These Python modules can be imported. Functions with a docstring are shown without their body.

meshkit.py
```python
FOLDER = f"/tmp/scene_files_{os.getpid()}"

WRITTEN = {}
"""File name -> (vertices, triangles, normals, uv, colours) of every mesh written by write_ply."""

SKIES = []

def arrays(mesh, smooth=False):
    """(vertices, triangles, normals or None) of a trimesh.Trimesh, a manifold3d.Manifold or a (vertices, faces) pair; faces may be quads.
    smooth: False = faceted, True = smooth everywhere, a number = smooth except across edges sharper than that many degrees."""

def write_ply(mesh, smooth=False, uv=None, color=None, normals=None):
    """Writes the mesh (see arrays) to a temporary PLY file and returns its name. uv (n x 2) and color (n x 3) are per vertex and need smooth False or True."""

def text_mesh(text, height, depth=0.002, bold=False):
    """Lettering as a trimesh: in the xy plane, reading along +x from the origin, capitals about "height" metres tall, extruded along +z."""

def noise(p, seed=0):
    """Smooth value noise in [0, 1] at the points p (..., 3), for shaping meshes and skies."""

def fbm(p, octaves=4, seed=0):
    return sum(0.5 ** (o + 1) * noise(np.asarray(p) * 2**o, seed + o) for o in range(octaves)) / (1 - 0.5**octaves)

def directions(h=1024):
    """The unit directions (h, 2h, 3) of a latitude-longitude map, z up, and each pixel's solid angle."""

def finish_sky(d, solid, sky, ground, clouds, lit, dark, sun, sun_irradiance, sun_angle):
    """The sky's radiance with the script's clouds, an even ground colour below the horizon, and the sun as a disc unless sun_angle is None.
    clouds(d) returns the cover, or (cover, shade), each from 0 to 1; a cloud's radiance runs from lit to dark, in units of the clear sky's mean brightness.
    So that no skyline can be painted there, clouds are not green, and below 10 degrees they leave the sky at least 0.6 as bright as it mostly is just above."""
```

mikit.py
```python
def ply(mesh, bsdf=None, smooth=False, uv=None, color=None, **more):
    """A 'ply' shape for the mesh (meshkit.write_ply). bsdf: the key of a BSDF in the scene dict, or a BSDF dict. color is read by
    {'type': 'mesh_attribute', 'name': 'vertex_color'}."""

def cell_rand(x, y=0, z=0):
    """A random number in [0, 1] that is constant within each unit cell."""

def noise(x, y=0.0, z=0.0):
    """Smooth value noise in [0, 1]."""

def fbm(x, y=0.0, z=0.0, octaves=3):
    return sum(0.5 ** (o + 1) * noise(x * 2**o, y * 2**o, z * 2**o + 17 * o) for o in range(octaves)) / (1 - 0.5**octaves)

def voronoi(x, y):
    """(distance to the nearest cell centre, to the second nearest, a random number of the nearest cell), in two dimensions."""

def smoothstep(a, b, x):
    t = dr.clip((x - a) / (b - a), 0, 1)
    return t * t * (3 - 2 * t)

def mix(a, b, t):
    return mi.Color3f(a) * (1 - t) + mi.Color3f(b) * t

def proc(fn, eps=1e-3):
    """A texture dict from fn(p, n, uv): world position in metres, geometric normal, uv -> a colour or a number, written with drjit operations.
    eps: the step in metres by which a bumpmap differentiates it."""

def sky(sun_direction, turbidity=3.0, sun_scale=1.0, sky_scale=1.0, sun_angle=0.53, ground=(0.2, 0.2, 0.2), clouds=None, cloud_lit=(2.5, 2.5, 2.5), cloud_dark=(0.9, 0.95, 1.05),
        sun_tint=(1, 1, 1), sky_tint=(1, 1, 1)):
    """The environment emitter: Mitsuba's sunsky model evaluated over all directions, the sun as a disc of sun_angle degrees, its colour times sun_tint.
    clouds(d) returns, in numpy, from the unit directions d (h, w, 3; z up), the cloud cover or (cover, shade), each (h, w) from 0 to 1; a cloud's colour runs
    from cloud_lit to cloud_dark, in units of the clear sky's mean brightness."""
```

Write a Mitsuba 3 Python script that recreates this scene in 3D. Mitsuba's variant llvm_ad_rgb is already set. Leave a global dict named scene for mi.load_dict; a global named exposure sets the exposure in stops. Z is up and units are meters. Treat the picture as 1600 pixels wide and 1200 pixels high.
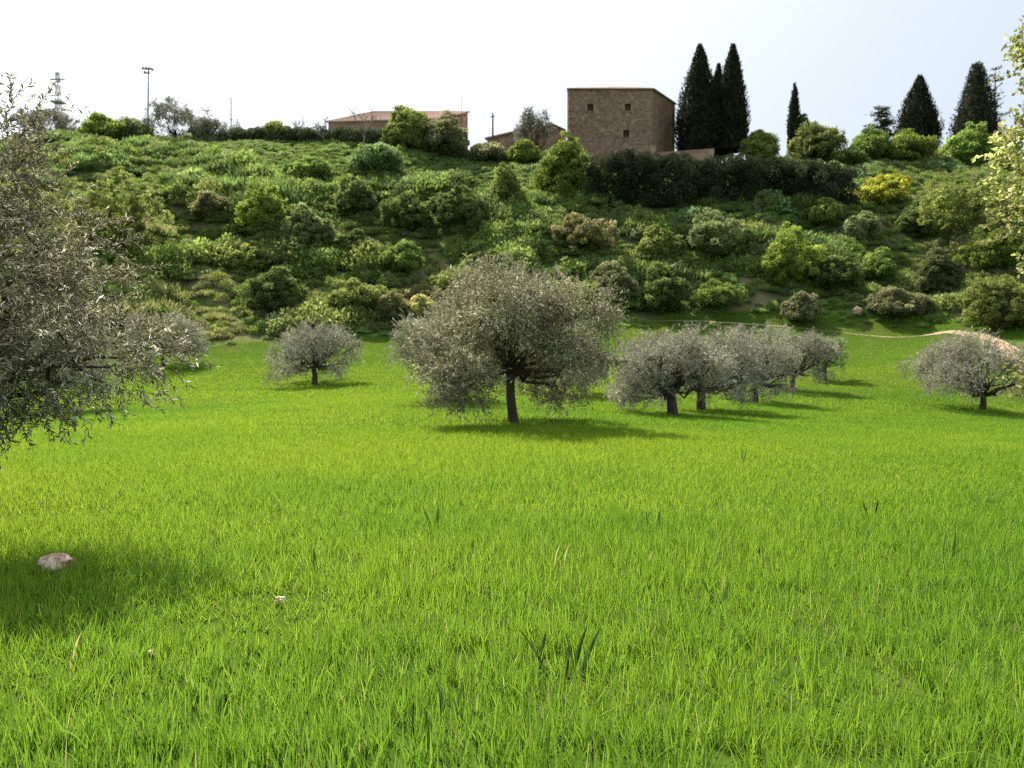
import math, random
import numpy as np, trimesh, mitsuba as mi, drjit as dr
import mikit, meshkit
from mikit import proc, noise, fbm, smoothstep, mix
from scipy.interpolate import RBFInterpolator
from scipy.ndimage import map_coordinates, gaussian_filter
from scipy.spatial import cKDTree

T = mi.ScalarTransform4f
scene, labels = {}, {}
rng = np.random.default_rng(7)

# ------------------------------------------------------------------ camera, sky, exposure
FOC, EYE = 1202.0, 1.6                       # focal length in photo pixels (1600 wide), eye height
PITCH = math.atan(60 / FOC)
SUN = np.array([-0.36, 0.60, 0.86])
scene['camera'] = {'type': 'thinlens', 'fov': math.degrees(2 * math.atan(800 / FOC)), 'fov_axis': 'x',
                   'aperture_radius': 0.0048, 'focus_distance': 4.2, 'near_clip': 0.1, 'far_clip': 3000.0,
                   'to_world': T().look_at(origin=[0, 0, EYE], target=[0, math.cos(PITCH), EYE - math.sin(PITCH)], up=[0, 0, 1])}


def veil(d):
    n = meshkit.fbm(d * np.array([3.0, 3.0, 7.0]), 4, 5)
    glow = np.clip(d @ (SUN / np.linalg.norm(SUN)), 0, 1)      # thin bright haze, brightest round the sun
    return 0.80 + 0.15 * n, 1.0 - glow ** 6


scene['sky'] = mikit.sky(SUN, turbidity=4.0, clouds=veil, cloud_lit=(3.6, 3.6, 3.6), cloud_dark=(0.96, 1.04, 1.13), sun_tint=(0.96, 1.0, 1.1), ground=(0.08, 0.12, 0.03))
exposure = 3.02

# ------------------------------------------------------------------ helpers


def at(px, py, Y):
    """The point at depth Y (metres along +y) that the photo shows at pixel (px, py)."""
    c, s = math.cos(PITCH), math.sin(PITCH)
    u, v = (px - 800) / FOC, (py - 600) / FOC
    d = np.array([u, c - v * s, -s - v * c])
    return d * (Y / d[1]) + [0, 0, EYE]


def numbered(name):
    if not any(k == name or k.startswith(name + '__') for k in taken):
        taken.add(name)
        return name
    i = 1
    while f'{name}_{i:03d}' in taken:
        i += 1
    taken.add(f'{name}_{i:03d}')
    return f'{name}_{i:03d}'


taken = set()


def thing(name, label, category, group=None):
    k = numbered(name)
    labels[k] = {'label': label, 'category': category}
    if group:
        labels[k]['group'] = group
    return k


def put(key, mesh, bsdf, smooth=False, color=None, uv=None, **more):
    taken.add(key)
    scene[key] = mikit.ply(mesh, bsdf, smooth=smooth, color=color, uv=uv, **more)
    return key


def part(parent, name, mesh, bsdf, smooth=False, color=None, uv=None, label=None):
    k = numbered(f'{parent}__{name}')
    put(k, mesh, bsdf, smooth, color, uv)
    if label:
        labels[k] = {'label': label}
    return k


def unit(v):
    return v / np.maximum(np.linalg.norm(v, axis=-1, keepdims=True), 1e-9)


def rand_dirs(n, r):
    return unit(r.normal(size=(n, 3)))


class Leaves:
    """Collects folded leaf quads with a colour each."""

    def __init__(self):
        self.v, self.c = [], []

    def add(self, base, d, n, L, W, col, fold=0.25):
        d = unit(d)
        side = unit(np.cross(d, n))
        up = np.cross(side, d)
        L, W = np.broadcast_to(L, (len(base),))[:, None], np.broadcast_to(W, (len(base),))[:, None]
        mid = base + d * L * 0.5 + up * W * fold
        q = np.stack([base, mid + side * W * 0.5, base + d * L, mid - side * W * 0.5], 1)
        self.v.append(q)
        self.c.append(np.repeat(np.broadcast_to(col, (len(base), 3))[:, None], 4, 1))

    def build(self):
        v = np.concatenate(self.v).reshape(-1, 3)
        c = np.concatenate(self.c).reshape(-1, 3)
        i = np.arange(0, len(v), 4)[:, None]
        f = np.concatenate([i + [0, 1, 2], i + [0, 2, 3]])
        return (v, f), np.clip(c, 0, 1)


class Tubes:
    """Collects tapered tubes, n-sided, into one mesh."""

    def __init__(self):
        self.v, self.f, self.n = [], [], 0

    def add(self, p, r, sides=5):
        p = np.asarray(p, float)
        r = np.broadcast_to(r, (len(p),))
        t = unit(np.gradient(p, axis=0))
        a = unit(np.cross(t, [0.31, 0.2, 0.93] if abs(t[0, 2]) < 0.8 else [1.0, 0.1, 0]))
        b = np.cross(t, a)
        ang = np.arange(sides) * 2 * np.pi / sides
        v = p[:, None] + r[:, None, None] * (np.cos(ang)[None, :, None] * a[:, None] + np.sin(ang)[None, :, None] * b[:, None])
        i, j = np.meshgrid(np.arange(len(p) - 1), np.arange(sides), indexing='ij')
        q = np.stack([i * sides + j, i * sides + (j + 1) % sides, (i + 1) * sides + (j + 1) % sides, (i + 1) * sides + j], -1).reshape(-1, 4)
        self.v.append(v.reshape(-1, 3))
        self.f.append(np.vstack([q[:, [0, 1, 2]], q[:, [0, 2, 3]]]) + self.n)
        self.n += len(p) * sides
        return self

    def build(self):
        return np.vstack(self.v), np.vstack(self.f)


def bend(p0, p1, r, amount=0.12, n=6, sag=0.0):
    """A crooked path from p0 to p1."""
    p0, p1 = np.asarray(p0, float), np.asarray(p1, float)
    t = np.linspace(0, 1, n)[:, None]
    L = np.linalg.norm(p1 - p0)
    k = r.normal(size=(n, 3)) * amount * L * 0.4
    w = np.sin(np.pi * t)
    return p0 + (p1 - p0) * t + k * w + np.array([0, 0, -sag * L]) * w


def box(x0, x1, y0, y1, z0, z1):
    m = trimesh.creation.box([x1 - x0, y1 - y0, z1 - z0])
    m.apply_translation([(x0 + x1) / 2, (y0 + y1) / 2, (z0 + z1) / 2])
    return m


# ------------------------------------------------------------------ materials


def leaf_bsdf(trans=0.9, rough=0.5, eta=1.4, color=None):
    return {'type': 'principledthin', 'base_color': color or {'type': 'mesh_attribute', 'name': 'vertex_color'},
            'roughness': rough, 'diff_trans': trans, 'eta': eta, 'spec_trans': 0.0, 'sheen': 0.0}


scene['mat_leaf'] = leaf_bsdf(1.1, 0.5, 1.4)
scene['mat_dark_leaf'] = leaf_bsdf(0.6, 0.85, 1.2)
scene['mat_olive'] = leaf_bsdf(0.5, 0.36, 1.5)


def grass_color(p, n, uv):
    big = fbm(p.x * 0.16, p.y * 0.22, 3.0, octaves=3)
    small = fbm(p.x * 0.9, p.y * 0.9, 9.0, octaves=2)
    t = smoothstep(0.25, 0.75, big * 0.75 + small * 0.25 + uv.x * 0.33 - 0.17)
    c = mix([0.135, 0.310, 0.030], [0.270, 0.415, 0.036], t)
    c = mix(c, [0.040, 0.150, 0.016], smoothstep(0.86, 0.9, uv.x) * 0.4)
    c = mix(c, [0.46, 0.42, 0.17], smoothstep(0.988, 0.991, uv.x))
    return mix(c, [0.30, 0.34, 0.05], (1 - uv.y) * 0.25)


scene['mat_grass'] = leaf_bsdf(1.0, 0.36, 1.45, proc(grass_color))


def soil_color(p, n, uv):
    f = fbm(p.x * 2.1, p.y * 2.1, 0.0, octaves=4)
    g = fbm(p.x * 0.4, p.y * 0.4, 5.0, octaves=2)
    return mix([0.045, 0.085, 0.013], [0.08, 0.09, 0.025], smoothstep(0.45, 0.8, f * 0.6 + g * 0.4))


scene['mat_soil'] = {'type': 'diffuse', 'reflectance': proc(soil_color)}


def slope_color(p, n, uv):
    f = fbm(p.x * 0.9, p.y * 0.9, p.z * 0.9, octaves=4)
    g = fbm(p.x * 0.13, p.y * 0.2, 5.0, octaves=3)
    c = mix([0.07, 0.11, 0.03], [0.16, 0.14, 0.075], smoothstep(0.45, 0.62, g * 0.5 + f * 0.5))
    return mix(c, [0.10, 0.18, 0.04], smoothstep(0.5, 0.75, 1 - g))


scene['mat_slope'] = {'type': 'diffuse', 'reflectance': proc(slope_color)}


def track_color(p, n, uv):
    f = fbm(p.x * 1.7, p.y * 1.7, 1.0, octaves=4)
    return mix([0.30, 0.225, 0.14], [0.43, 0.35, 0.25], f)


scene['mat_track'] = {'type': 'diffuse', 'reflectance': proc(track_color)}


def bark_color(p, n, uv):
    f = fbm(p.x * 14, p.y * 14, p.z * 4, octaves=3)
    return mix([0.035, 0.028, 0.022], [0.12, 0.10, 0.08], f)


scene['mat_bark'] = {'type': 'diffuse', 'reflectance': proc(bark_color)}
scene['mat_pale_bark'] = {'type': 'diffuse', 'reflectance': {'type': 'rgb', 'value': [0.34, 0.29, 0.25]}}


def masonry(lo, hi, mortar, sx, sz, seed):
    def fn(p, n, uv):
        a = p.x * 0.8 + p.y * 0.6
        row = dr.floor(p.z * sz + 0.25 * noise(a * 0.7, p.z * 0.5, seed))
        col = a * sx + 0.5 * row + 1.7 * noise(row, seed)
        r = mikit.cell_rand(col, row, seed)
        fx, fz = col - dr.floor(col), p.z * sz - dr.floor(p.z * sz)
        joint = smoothstep(0.0, 0.14, dr.minimum(dr.minimum(fx, 1 - fx), dr.minimum(fz, 1 - fz)))
        stain = fbm(a * 0.35, p.z * 0.5, seed + 3.0, octaves=3)
        patch = smoothstep(0.56, 0.70, fbm(a * 1.3, p.z * 2.3, seed + 30.0, octaves=3))
        c = mix(lo, hi, dr.clip(r * 0.95 + stain * 0.5 - 0.25, 0, 1))
        c = mix(c, mix(hi, [0.5, 0.44, 0.36], 0.35), patch * 0.6 * smoothstep(0.35, 0.6, r))
        return mix(mortar, c, joint * 0.6 + 0.4)
    return {'type': 'diffuse', 'reflectance': proc(fn)}


scene['mat_stone'] = masonry([0.165, 0.106, 0.074], [0.335, 0.232, 0.165], [0.26, 0.185, 0.135], 3.0, 5.0, 1.0)
scene['mat_quoin'] = {'type': 'diffuse', 'reflectance': {'type': 'rgb', 'value': [0.36, 0.27, 0.20]}}
scene['mat_plaster'] = masonry([0.26, 0.16, 0.115], [0.39, 0.265, 0.195], [0.33, 0.22, 0.165], 1.3, 2.3, 2.0)


def roof_color(p, n, uv):
    f = fbm(p.x * 1.1, p.y * 1.1, p.z, octaves=4)
    return mix([0.27, 0.17, 0.135], [0.44, 0.33, 0.28], f)


scene['mat_roof'] = {'type': 'diffuse', 'reflectance': proc(roof_color)}
scene['mat_dark'] = {'type': 'diffuse', 'reflectance': {'type': 'rgb', 'value': [0.02, 0.017, 0.015]}}
scene['mat_shutter'] = {'type': 'diffuse', 'reflectance': {'type': 'rgb', 'value': [0.11, 0.045, 0.03]}}
scene['mat_metal'] = {'type': 'principled', 'base_color': {'type': 'rgb', 'value': [0.24, 0.24, 0.25]}, 'metallic': 0.4, 'roughness': 0.6}
scene['mat_wood'] = {'type': 'diffuse', 'reflectance': {'type': 'rgb', 'value': [0.12, 0.10, 0.08]}}


def rock_color(p, n, uv):
    f = fbm(p.x * 22, p.y * 22, p.z * 22, octaves=4)
    return mix([0.42, 0.28, 0.20], [0.72, 0.58, 0.47], smoothstep(0.3, 0.7, f))


scene['mat_rock'] = {'type': 'diffuse', 'reflectance': proc(rock_color)}

for k_ in [k for k, d in scene.items() if k.startswith('mat_') and d['type'] == 'diffuse']:
    scene[k_] = {'type': 'twosided', 'bsdf': scene[k_]}

# ------------------------------------------------------------------ terrain
TRACK_PX = [(1000, 498, 69), (1080, 501, 68), (1150, 505, 67), (1280, 515, 64.5), (1390, 528, 61.5), (1435, 526, 61), (1485, 517, 61), (1540, 527, 57), (1600, 562, 48.5), (1690, 640, 38.5)]
ctrl = [at(*p) for p in [
    (803, 663, 18), (1300, 693, 14), (600, 693, 14.5), (200, 700, 14), (1055, 648, 27), (1096, 641, 29.5), (1535, 641, 34), (490, 600, 41),
    (1180, 629, 35), (1240, 609, 43), (1292, 596, 49), (180, 645, 27), (120, 613, 36), (285, 574, 49), (700, 627, 26), (880, 617, 33),
    (700, 575, 46), (1000, 560, 47), (1400, 580, 48), (-200, 620, 34), (-100, 570, 48), (0, 560, 52),
    (330, 541, 56), (600, 524, 60), (800, 511, 64), (1000, 503, 66), *TRACK_PX, (1750, 640, 40), (1900, 690, 30),
    (-100, 330, 72), (-100, 237, 86), (100, 226, 88), (250, 224, 92), (400, 226, 95), (500, 230, 97), (650, 240, 98), (760, 254, 97),
    (250, 380, 72), (400, 355, 75), (600, 350, 78), (800, 350, 80), (500, 440, 67), (700, 430, 70), (250, 465, 64), (900, 260, 94), (860, 300, 88),
    (950, 420, 73), (930, 323, 84), (1130, 326, 84), (1330, 326, 84), (1420, 322, 84), (1100, 420, 74), (1300, 420, 74), (1450, 420, 74),
    (1500, 330, 82), (1600, 340, 78), (1700, 360, 74), (1600, 450, 66), (1540, 480, 62), (1700, 480, 58),
    (980, 256, 102), (1080, 256, 102), (1200, 254, 103), (1350, 250, 104), (1450, 252, 104), (1560, 262, 102), (1700, 270, 100), (1900, 300, 95)]]
for x in (-40, -15, 0, 15, 40):
    ctrl += [np.array([x, y, 0.0]) for y in (-30, -8, 0, 5)]
for x in (-14, 14):
    ctrl.append(np.array([x, 9, -0.02]))
for x, z in ((-130, 27.2), (-60, 27.4), (0, 27.6), (60, 27.2), (130, 26.5)):
    ctrl += [np.array([x, y, z]) for y in (125, 160)]
ctrl += [np.array([-130, 88, 26.5]), np.array([130, 100, 25]), np.array([-130, 50, 2.0]), np.array([130, 45, 0]), np.array([-130, 0, 1.0]), np.array([130, 0, 0.0])]
ctrl = np.array(ctrl)
GX, GY, GS = np.arange(-132, 132.01, 0.6), np.arange(-32, 170, 0.6), 0.6
gx, gy = np.meshgrid(GX, GY)
base_z = RBFInterpolator(ctrl[:, :2], ctrl[:, 2], kernel='linear', neighbors=None, smoothing=0.02)(np.stack([gx.ravel(), gy.ravel()], 1)).reshape(gx.shape)
base_z = gaussian_filter(base_z, 2.2)
on_hill = np.clip((base_z - 3.2) / 4, 0, 1) * np.clip((gy - 52) / 8, 0, 1) * np.clip((112 - gy) / 8, 0, 1)
on_hill *= 1 - 0.8 * np.clip((gy - 80) / 10, 0, 1)
p3 = np.stack([gx, gy, gx * 0], -1)
base_z += on_hill * ((meshkit.fbm(p3 * 0.2, 4, 3) - 0.5) * 4.2 + (meshkit.fbm(p3 * 0.7, 3, 8) - 0.5) * 1.1)
base_z += (1 - on_hill) * np.clip((gy - 8) / 10, 0, 1) * np.clip((60 - gy) / 10, 0, 1) * (meshkit.fbm(p3 * 0.12, 3, 12) - 0.5) * 0.25


def H(x, y):
    x, y = np.broadcast_arrays(np.asarray(x, float), np.asarray(y, float))
    shape, x, y = x.shape, np.atleast_1d(x), np.atleast_1d(y)
    return map_coordinates(base_z, [(np.clip(y, GY[0], GY[-1]) - GY[0]) / GS, (np.clip(x, GX[0], GX[-1]) - GX[0]) / GS], order=1, mode='nearest').reshape(shape)


def hit(px, py, y0=2.0, y1=112.0):
    """Where the ground lies under the photo's pixel."""
    Y = np.arange(y0, y1, 0.05)
    d = at(px, py, 1.0) - [0, 0, EYE]
    below = d[2] * Y + EYE <= H(d[0] * Y, Y)
    k = np.argmax(below) if below.any() else len(Y) - 1
    return np.array([d[0] * Y[k], Y[k], float(H(d[0] * Y[k], Y[k]))])


track_pts = np.array([hit(px, py, Y - 5, Y + 6) for px, py, Y in TRACK_PX])
tt = np.linspace(0, len(track_pts) - 1, 160)
track_line = np.stack([np.interp(tt, np.arange(len(track_pts)), track_pts[:, i]) for i in (0, 1)], 1)
track_line = gaussian_filter(track_line, [4, 0], mode='nearest')
track_w = np.interp(tt, np.arange(10), [0.02, 0.07, 0.09, 0.02, 0.08, 0.02, 0.32, 0.6, 0.85, 1.1])
track_tree = cKDTree(track_line)
foot = np.array([hit(*p)[:2] for p in [(-300, 560), (0, 552), (330, 541), (600, 524), (800, 511), (1000, 500)]] + [(13.5, 68.5), (24, 68), (34, 64), (38, 60), (39, 52), (34, 44), (33, 38), (40, 30), (60, 20)])


def near_track(x, y, gap):
    d, i = track_tree.query([x, y])
    return d < track_w[i] + gap and track_w[i] > 0.15


def is_field(x, y):
    """True on the meadow: nearer than the foot of the slope."""
    o = np.argsort(foot[:11, 0])
    lim = np.interp(x, foot[:11, 0][o], foot[:11, 1][o])
    return y < lim


def sheet(xs, ys, fn=None):
    X, Y = np.meshgrid(xs, ys)
    v = np.stack([X, Y, H(X, Y)], -1).reshape(-1, 3)
    i, j = np.meshgrid(np.arange(len(ys) - 1), np.arange(len(xs) - 1), indexing='ij')
    a = i * len(xs) + j
    q = np.stack([a, a + 1, a + len(xs) + 1, a + len(xs)], -1).reshape(-1, 4)
    return v, np.vstack([q[:, [0, 1, 2]], q[:, [0, 2, 3]]])


xs = np.concatenate([[-900, -500, -300, -200, -150], np.arange(-130, -70, 3), np.arange(-70, 75, 0.6), np.arange(75, 131, 3), [150, 200, 300, 500, 900]])
ys = np.concatenate([[-300, -150, -70], np.arange(-32, 125, 0.6), np.arange(125, 170, 4), [200, 300, 500, 900]])
gv, gf = sheet(xs, ys)
cen = gv[gf].mean(1)
fld = is_field(cen[:, 0], cen[:, 1])
put('meadow_ground', (gv, gf[fld]), 'mat_soil', smooth=True)
labels['meadow_ground'] = {'label': 'soil of the flat green meadow below the slope', 'kind': 'structure'}
put('hillside', (gv, gf[~fld]), 'mat_slope', smooth=True)
labels['hillside'] = {'label': 'steep overgrown hillside rising behind the meadow', 'kind': 'structure'}
tn = unit(np.gradient(track_line, axis=0))
tn = np.stack([-tn[:, 1], tn[:, 0]], 1)
rows = [track_line + tn * track_w[:, None] * s for s in np.linspace(-1, 1, 5)]
tv = np.stack([np.stack([r[:, 0], r[:, 1], H(r[:, 0], r[:, 1]) + 0.03], 1) for r in rows], 1).reshape(-1, 3)
ti, tj = np.meshgrid(np.arange(len(tt) - 1), np.arange(4), indexing='ij')
a = ti * 5 + tj
q = np.stack([a, a + 1, a + 6, a + 5], -1).reshape(-1, 4)
put('dirt_track', (tv, np.vstack([q[:, [0, 1, 2]], q[:, [0, 2, 3]]])), 'mat_track', smooth=True)
labels['dirt_track'] = {'label': 'pale ochre dirt track along the far edge of the meadow', 'kind': 'structure'}

# ------------------------------------------------------------------ grass of the meadow


def grass_tile(size, n, hgt, wid, segs, seed, tuft=0.0):
    """One square of grass blades: (mesh, uv); uv = (random tone of the blade, height along it)."""
    r = np.random.default_rng(seed)
    p = (r.random((n, 2)) - 0.5) * size
    if tuft:
        k = (r.random((n // 7, 2)) - 0.5) * size
        own = r.random(n) < 0.7
        p[own] = (k[r.integers(0, len(k), n)] + r.normal(size=(n, 2)) * tuft)[own]
    h = hgt * (0.55 + 0.75 * r.random(n)) * np.where(r.random(n) < 0.06, 1.3, 1)
    w = wid * (0.6 + 0.8 * r.random(n))
    az, face = r.random(n) * 2 * np.pi, r.random(n) * 2 * np.pi
    lean = np.abs(r.normal(0.0, 0.22, n)) + 0.05
    curl = lean * (0.5 + r.random(n) * 1.4)
    d = np.stack([np.cos(az), np.sin(az)], 1)
    s = np.stack([np.cos(face), np.sin(face), 0 * face], 1)
    v, uv = [], []
    tone = r.random(n)
    ts = np.linspace(0, 1, segs + 1)
    for t in ts:
        c = np.concatenate([p + d * (h * (lean * t + curl * t * t * 0.6))[:, None], (h * (t - 0.22 * curl * t * t))[:, None] - 0.01], 1)
        ww = (w * (1 - t ** 2.2) * 0.5)[:, None]
        if t < 1:
            v += [c - s * ww, c + s * ww]
            uv += [np.stack([tone, np.full(n, t)], 1)] * 2
        else:
            v += [c]
            uv += [np.stack([tone, np.full(n, t)], 1)]
    m = len(v)
    v = np.stack(v, 1).reshape(-1, 3)
    uv = np.stack(uv, 1).reshape(-1, 2)
    b = np.arange(n)[:, None] * m
    f = []
    for k in range(segs - 1):
        f += [b + [2 * k, 2 * k + 1, 2 * k + 3], b + [2 * k, 2 * k + 3, 2 * k + 2]]
    f.append(b + [2 * segs - 2, 2 * segs - 1, 2 * segs])
    return (v, np.concatenate(f)), uv


VARIANTS = 4
LODS = [('near', 1.0, 2300, 0.125, 0.0068, 3, 0.02), ('middle', 1.0, 1700, 0.10, 0.009, 2, 0.03), ('far', 2.0, 1700, 0.09, 0.022, 1, 0.05), ('distant', 2.0, 800, 0.09, 0.042, 1, 0.08)]
for i, (nm, size, n, hg, wd, sg, tf) in enumerate(LODS):
    for k in range(VARIANTS):
        m, uv = grass_tile(size * 1.12, n, hg, wd, sg, 100 + i * 10 + k, tf)
        scene[f'tile_{nm}_{k}'] = {'type': 'shapegroup', 'blade': mikit.ply(m, 'mat_grass', uv=uv)}
labels['grass'] = {'label': 'bright green young grass covering the whole meadow', 'category': 'grass', 'kind': 'stuff'}
taken.add('grass')
GRASS_SPARSE = [hit(330, 920), hit(230, 1020), hit(440, 940), hit(120, 800)]
count = 0


def grow(lod, cells, size):
    global count
    for x, y in cells:
        if not is_field(x, y) or (y > 30 and near_track(x, y, 0.25 + 0.5 * size * (y > 33))):
            continue
        e = 0.4
        sx, sy = float(H(x + e, y) - H(x - e, y)) / (2 * e), float(H(x, y + e) - H(x, y - e)) / (2 * e)
        a = rng.integers(0, 4) * np.pi / 2 + rng.normal() * 0.15
        k = 0.62 + 0.76 * float(meshkit.fbm(np.array([x * 0.35, y * 0.35, 2.0]), 2, 4))
        if any(np.hypot(x - g[0], y - g[1]) < 0.45 for g in GRASS_SPARSE):
            k *= 0.55
        k *= 1 + 0.28 * max(0.0, 1 - y / 6.5)
        c, s = math.cos(a), math.sin(a)
        m = np.array([[c, -s, 0, x], [s, c, 0, y], [sx * c + sy * s, -sx * s + sy * c, k, float(H(x, y))], [0, 0, 0, 1]])
        count += 1
        scene[f'grass__{count:04d}'] = {'type': 'instance', 'group': {'type': 'ref', 'id': f'tile_{lod}_{rng.integers(0, VARIANTS)}'}, 'to_world': T(m)}


def cells(y0, y1, size, margin):
    out = []
    for y in np.arange(y0 + size / 2, y1, size):
        w = (y + size) * 0.67 + margin
        for x in np.arange(-math.ceil(w / size) * size + size / 2, w, size):
            out.append((x, y))
    return out


grow('near', cells(1.0, 7, 1.0, 1.2), 1.0)
grow('middle', cells(7, 17, 1.0, 1.5), 1.0)
grow('far', cells(17, 33, 2.0, 2.5), 2.0)
grow('distant', cells(33, 71, 2.0, 4), 2.0)

# ------------------------------------------------------------------ trees and shrubs
OLIVE = np.array([[0.25, 0.26, 0.18], [0.33, 0.335, 0.25], [0.19, 0.205, 0.13], [0.50, 0.495, 0.42], [0.27, 0.26, 0.195]])


OLIVE_LIGHT = np.array([[0.21, 0.21, 0.125], [0.27, 0.265, 0.175], [0.16, 0.17, 0.085], [0.60, 0.58, 0.48], [0.23, 0.20, 0.125]])  # palest tone paints in white glints, besides silvery leaf undersides
OLIVE_WARM = np.array([[0.21, 0.215, 0.13], [0.275, 0.27, 0.18], [0.165, 0.175, 0.085], [0.54, 0.52, 0.41], [0.235, 0.215, 0.135]])  # the lightest entry puts highlights into leaf colour, along with silver undersides


def tone(r, n, palette, var=0.25):
    c = np.asarray(palette, float)
    return c[r.integers(0, len(c), n)] * np.exp(r.normal(0, var, (n, 1)))


def twig_leaves(leaves, tubes, pos, out, r, per, length, L, W, palette, droop=0.25, twig_r=0.004, spread=0.9, shade=1.0):
    """Twigs at pos pointing out, each with leaves in opposite pairs."""
    n = len(pos)
    d = unit(out + r.normal(0, 0.45, (n, 3)) + [0, 0, -droop])
    ln = length * (0.6 + 0.8 * r.random(n))
    for k in range(per):
        t = (k + r.random(n)) / per
        base = pos + d * (ln * t)[:, None] + np.stack([0 * t, 0 * t, -droop * 0.35 * ln * t * t], 1)
        ld = unit(d * 0.75 + rand_dirs(n, r) * spread)
        nrm = unit(rand_dirs(n, r) + [0, 0, 0.6])
        s = 0.65 + 0.7 * r.random(n)
        leaves.add(base, ld, nrm, L * s, W * s, tone(r, n, palette) * shade)
    if tubes is not None:
        for i in range(n):
            e = pos[i] + d[i] * ln[i]
            m = pos[i] + d[i] * ln[i] * 0.5
            tubes.add([pos[i], m, e - [0, 0, droop * 0.35 * ln[i]]], [twig_r, twig_r * 0.8, twig_r * 0.4], 3)


def lobe_points(lobes, n, r, shell=0.5, low=-1.0):
    """n points through the outer part of a union of ellipsoids: (points, outward directions, lobe of each)."""
    lobes = np.asarray(lobes, float)
    wgt = (lobes[:, 3] * lobes[:, 4] * lobes[:, 5]) ** (2 / 3)
    pts, outs, own = [], [], []
    need = n
    while need > 0:
        k = r.choice(len(lobes), need * 2, p=wgt / wgt.sum())
        d = rand_dirs(len(k), r)
        keep = d[:, 2] > low
        k, d = k[keep], d[keep]
        rad = (shell ** 3 + (1 - shell ** 3) * r.random(len(k))) ** (1 / 3)
        bump = 0.82 + 0.36 * meshkit.fbm(d * 2.2 + k[:, None] * 7.3, 3, 2)
        p = lobes[k, :3] + d * lobes[k, 3:6] * (rad * bump)[:, None]
        ins = np.zeros(len(p), bool)
        for j, l in enumerate(lobes):
            ins |= (k != j) & ((((p - l[:3]) / (l[3:6] * 0.72)) ** 2).sum(1) < 1)
        ok = ~ins | (r.random(len(p)) < 0.15)
        p, d, k = p[ok][:need], d[ok][:need], k[ok][:need]
        pts.append(p), outs.append(d), own.append(k)
        need -= len(p)
    return np.concatenate(pts), np.concatenate(outs), np.concatenate(own)


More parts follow.
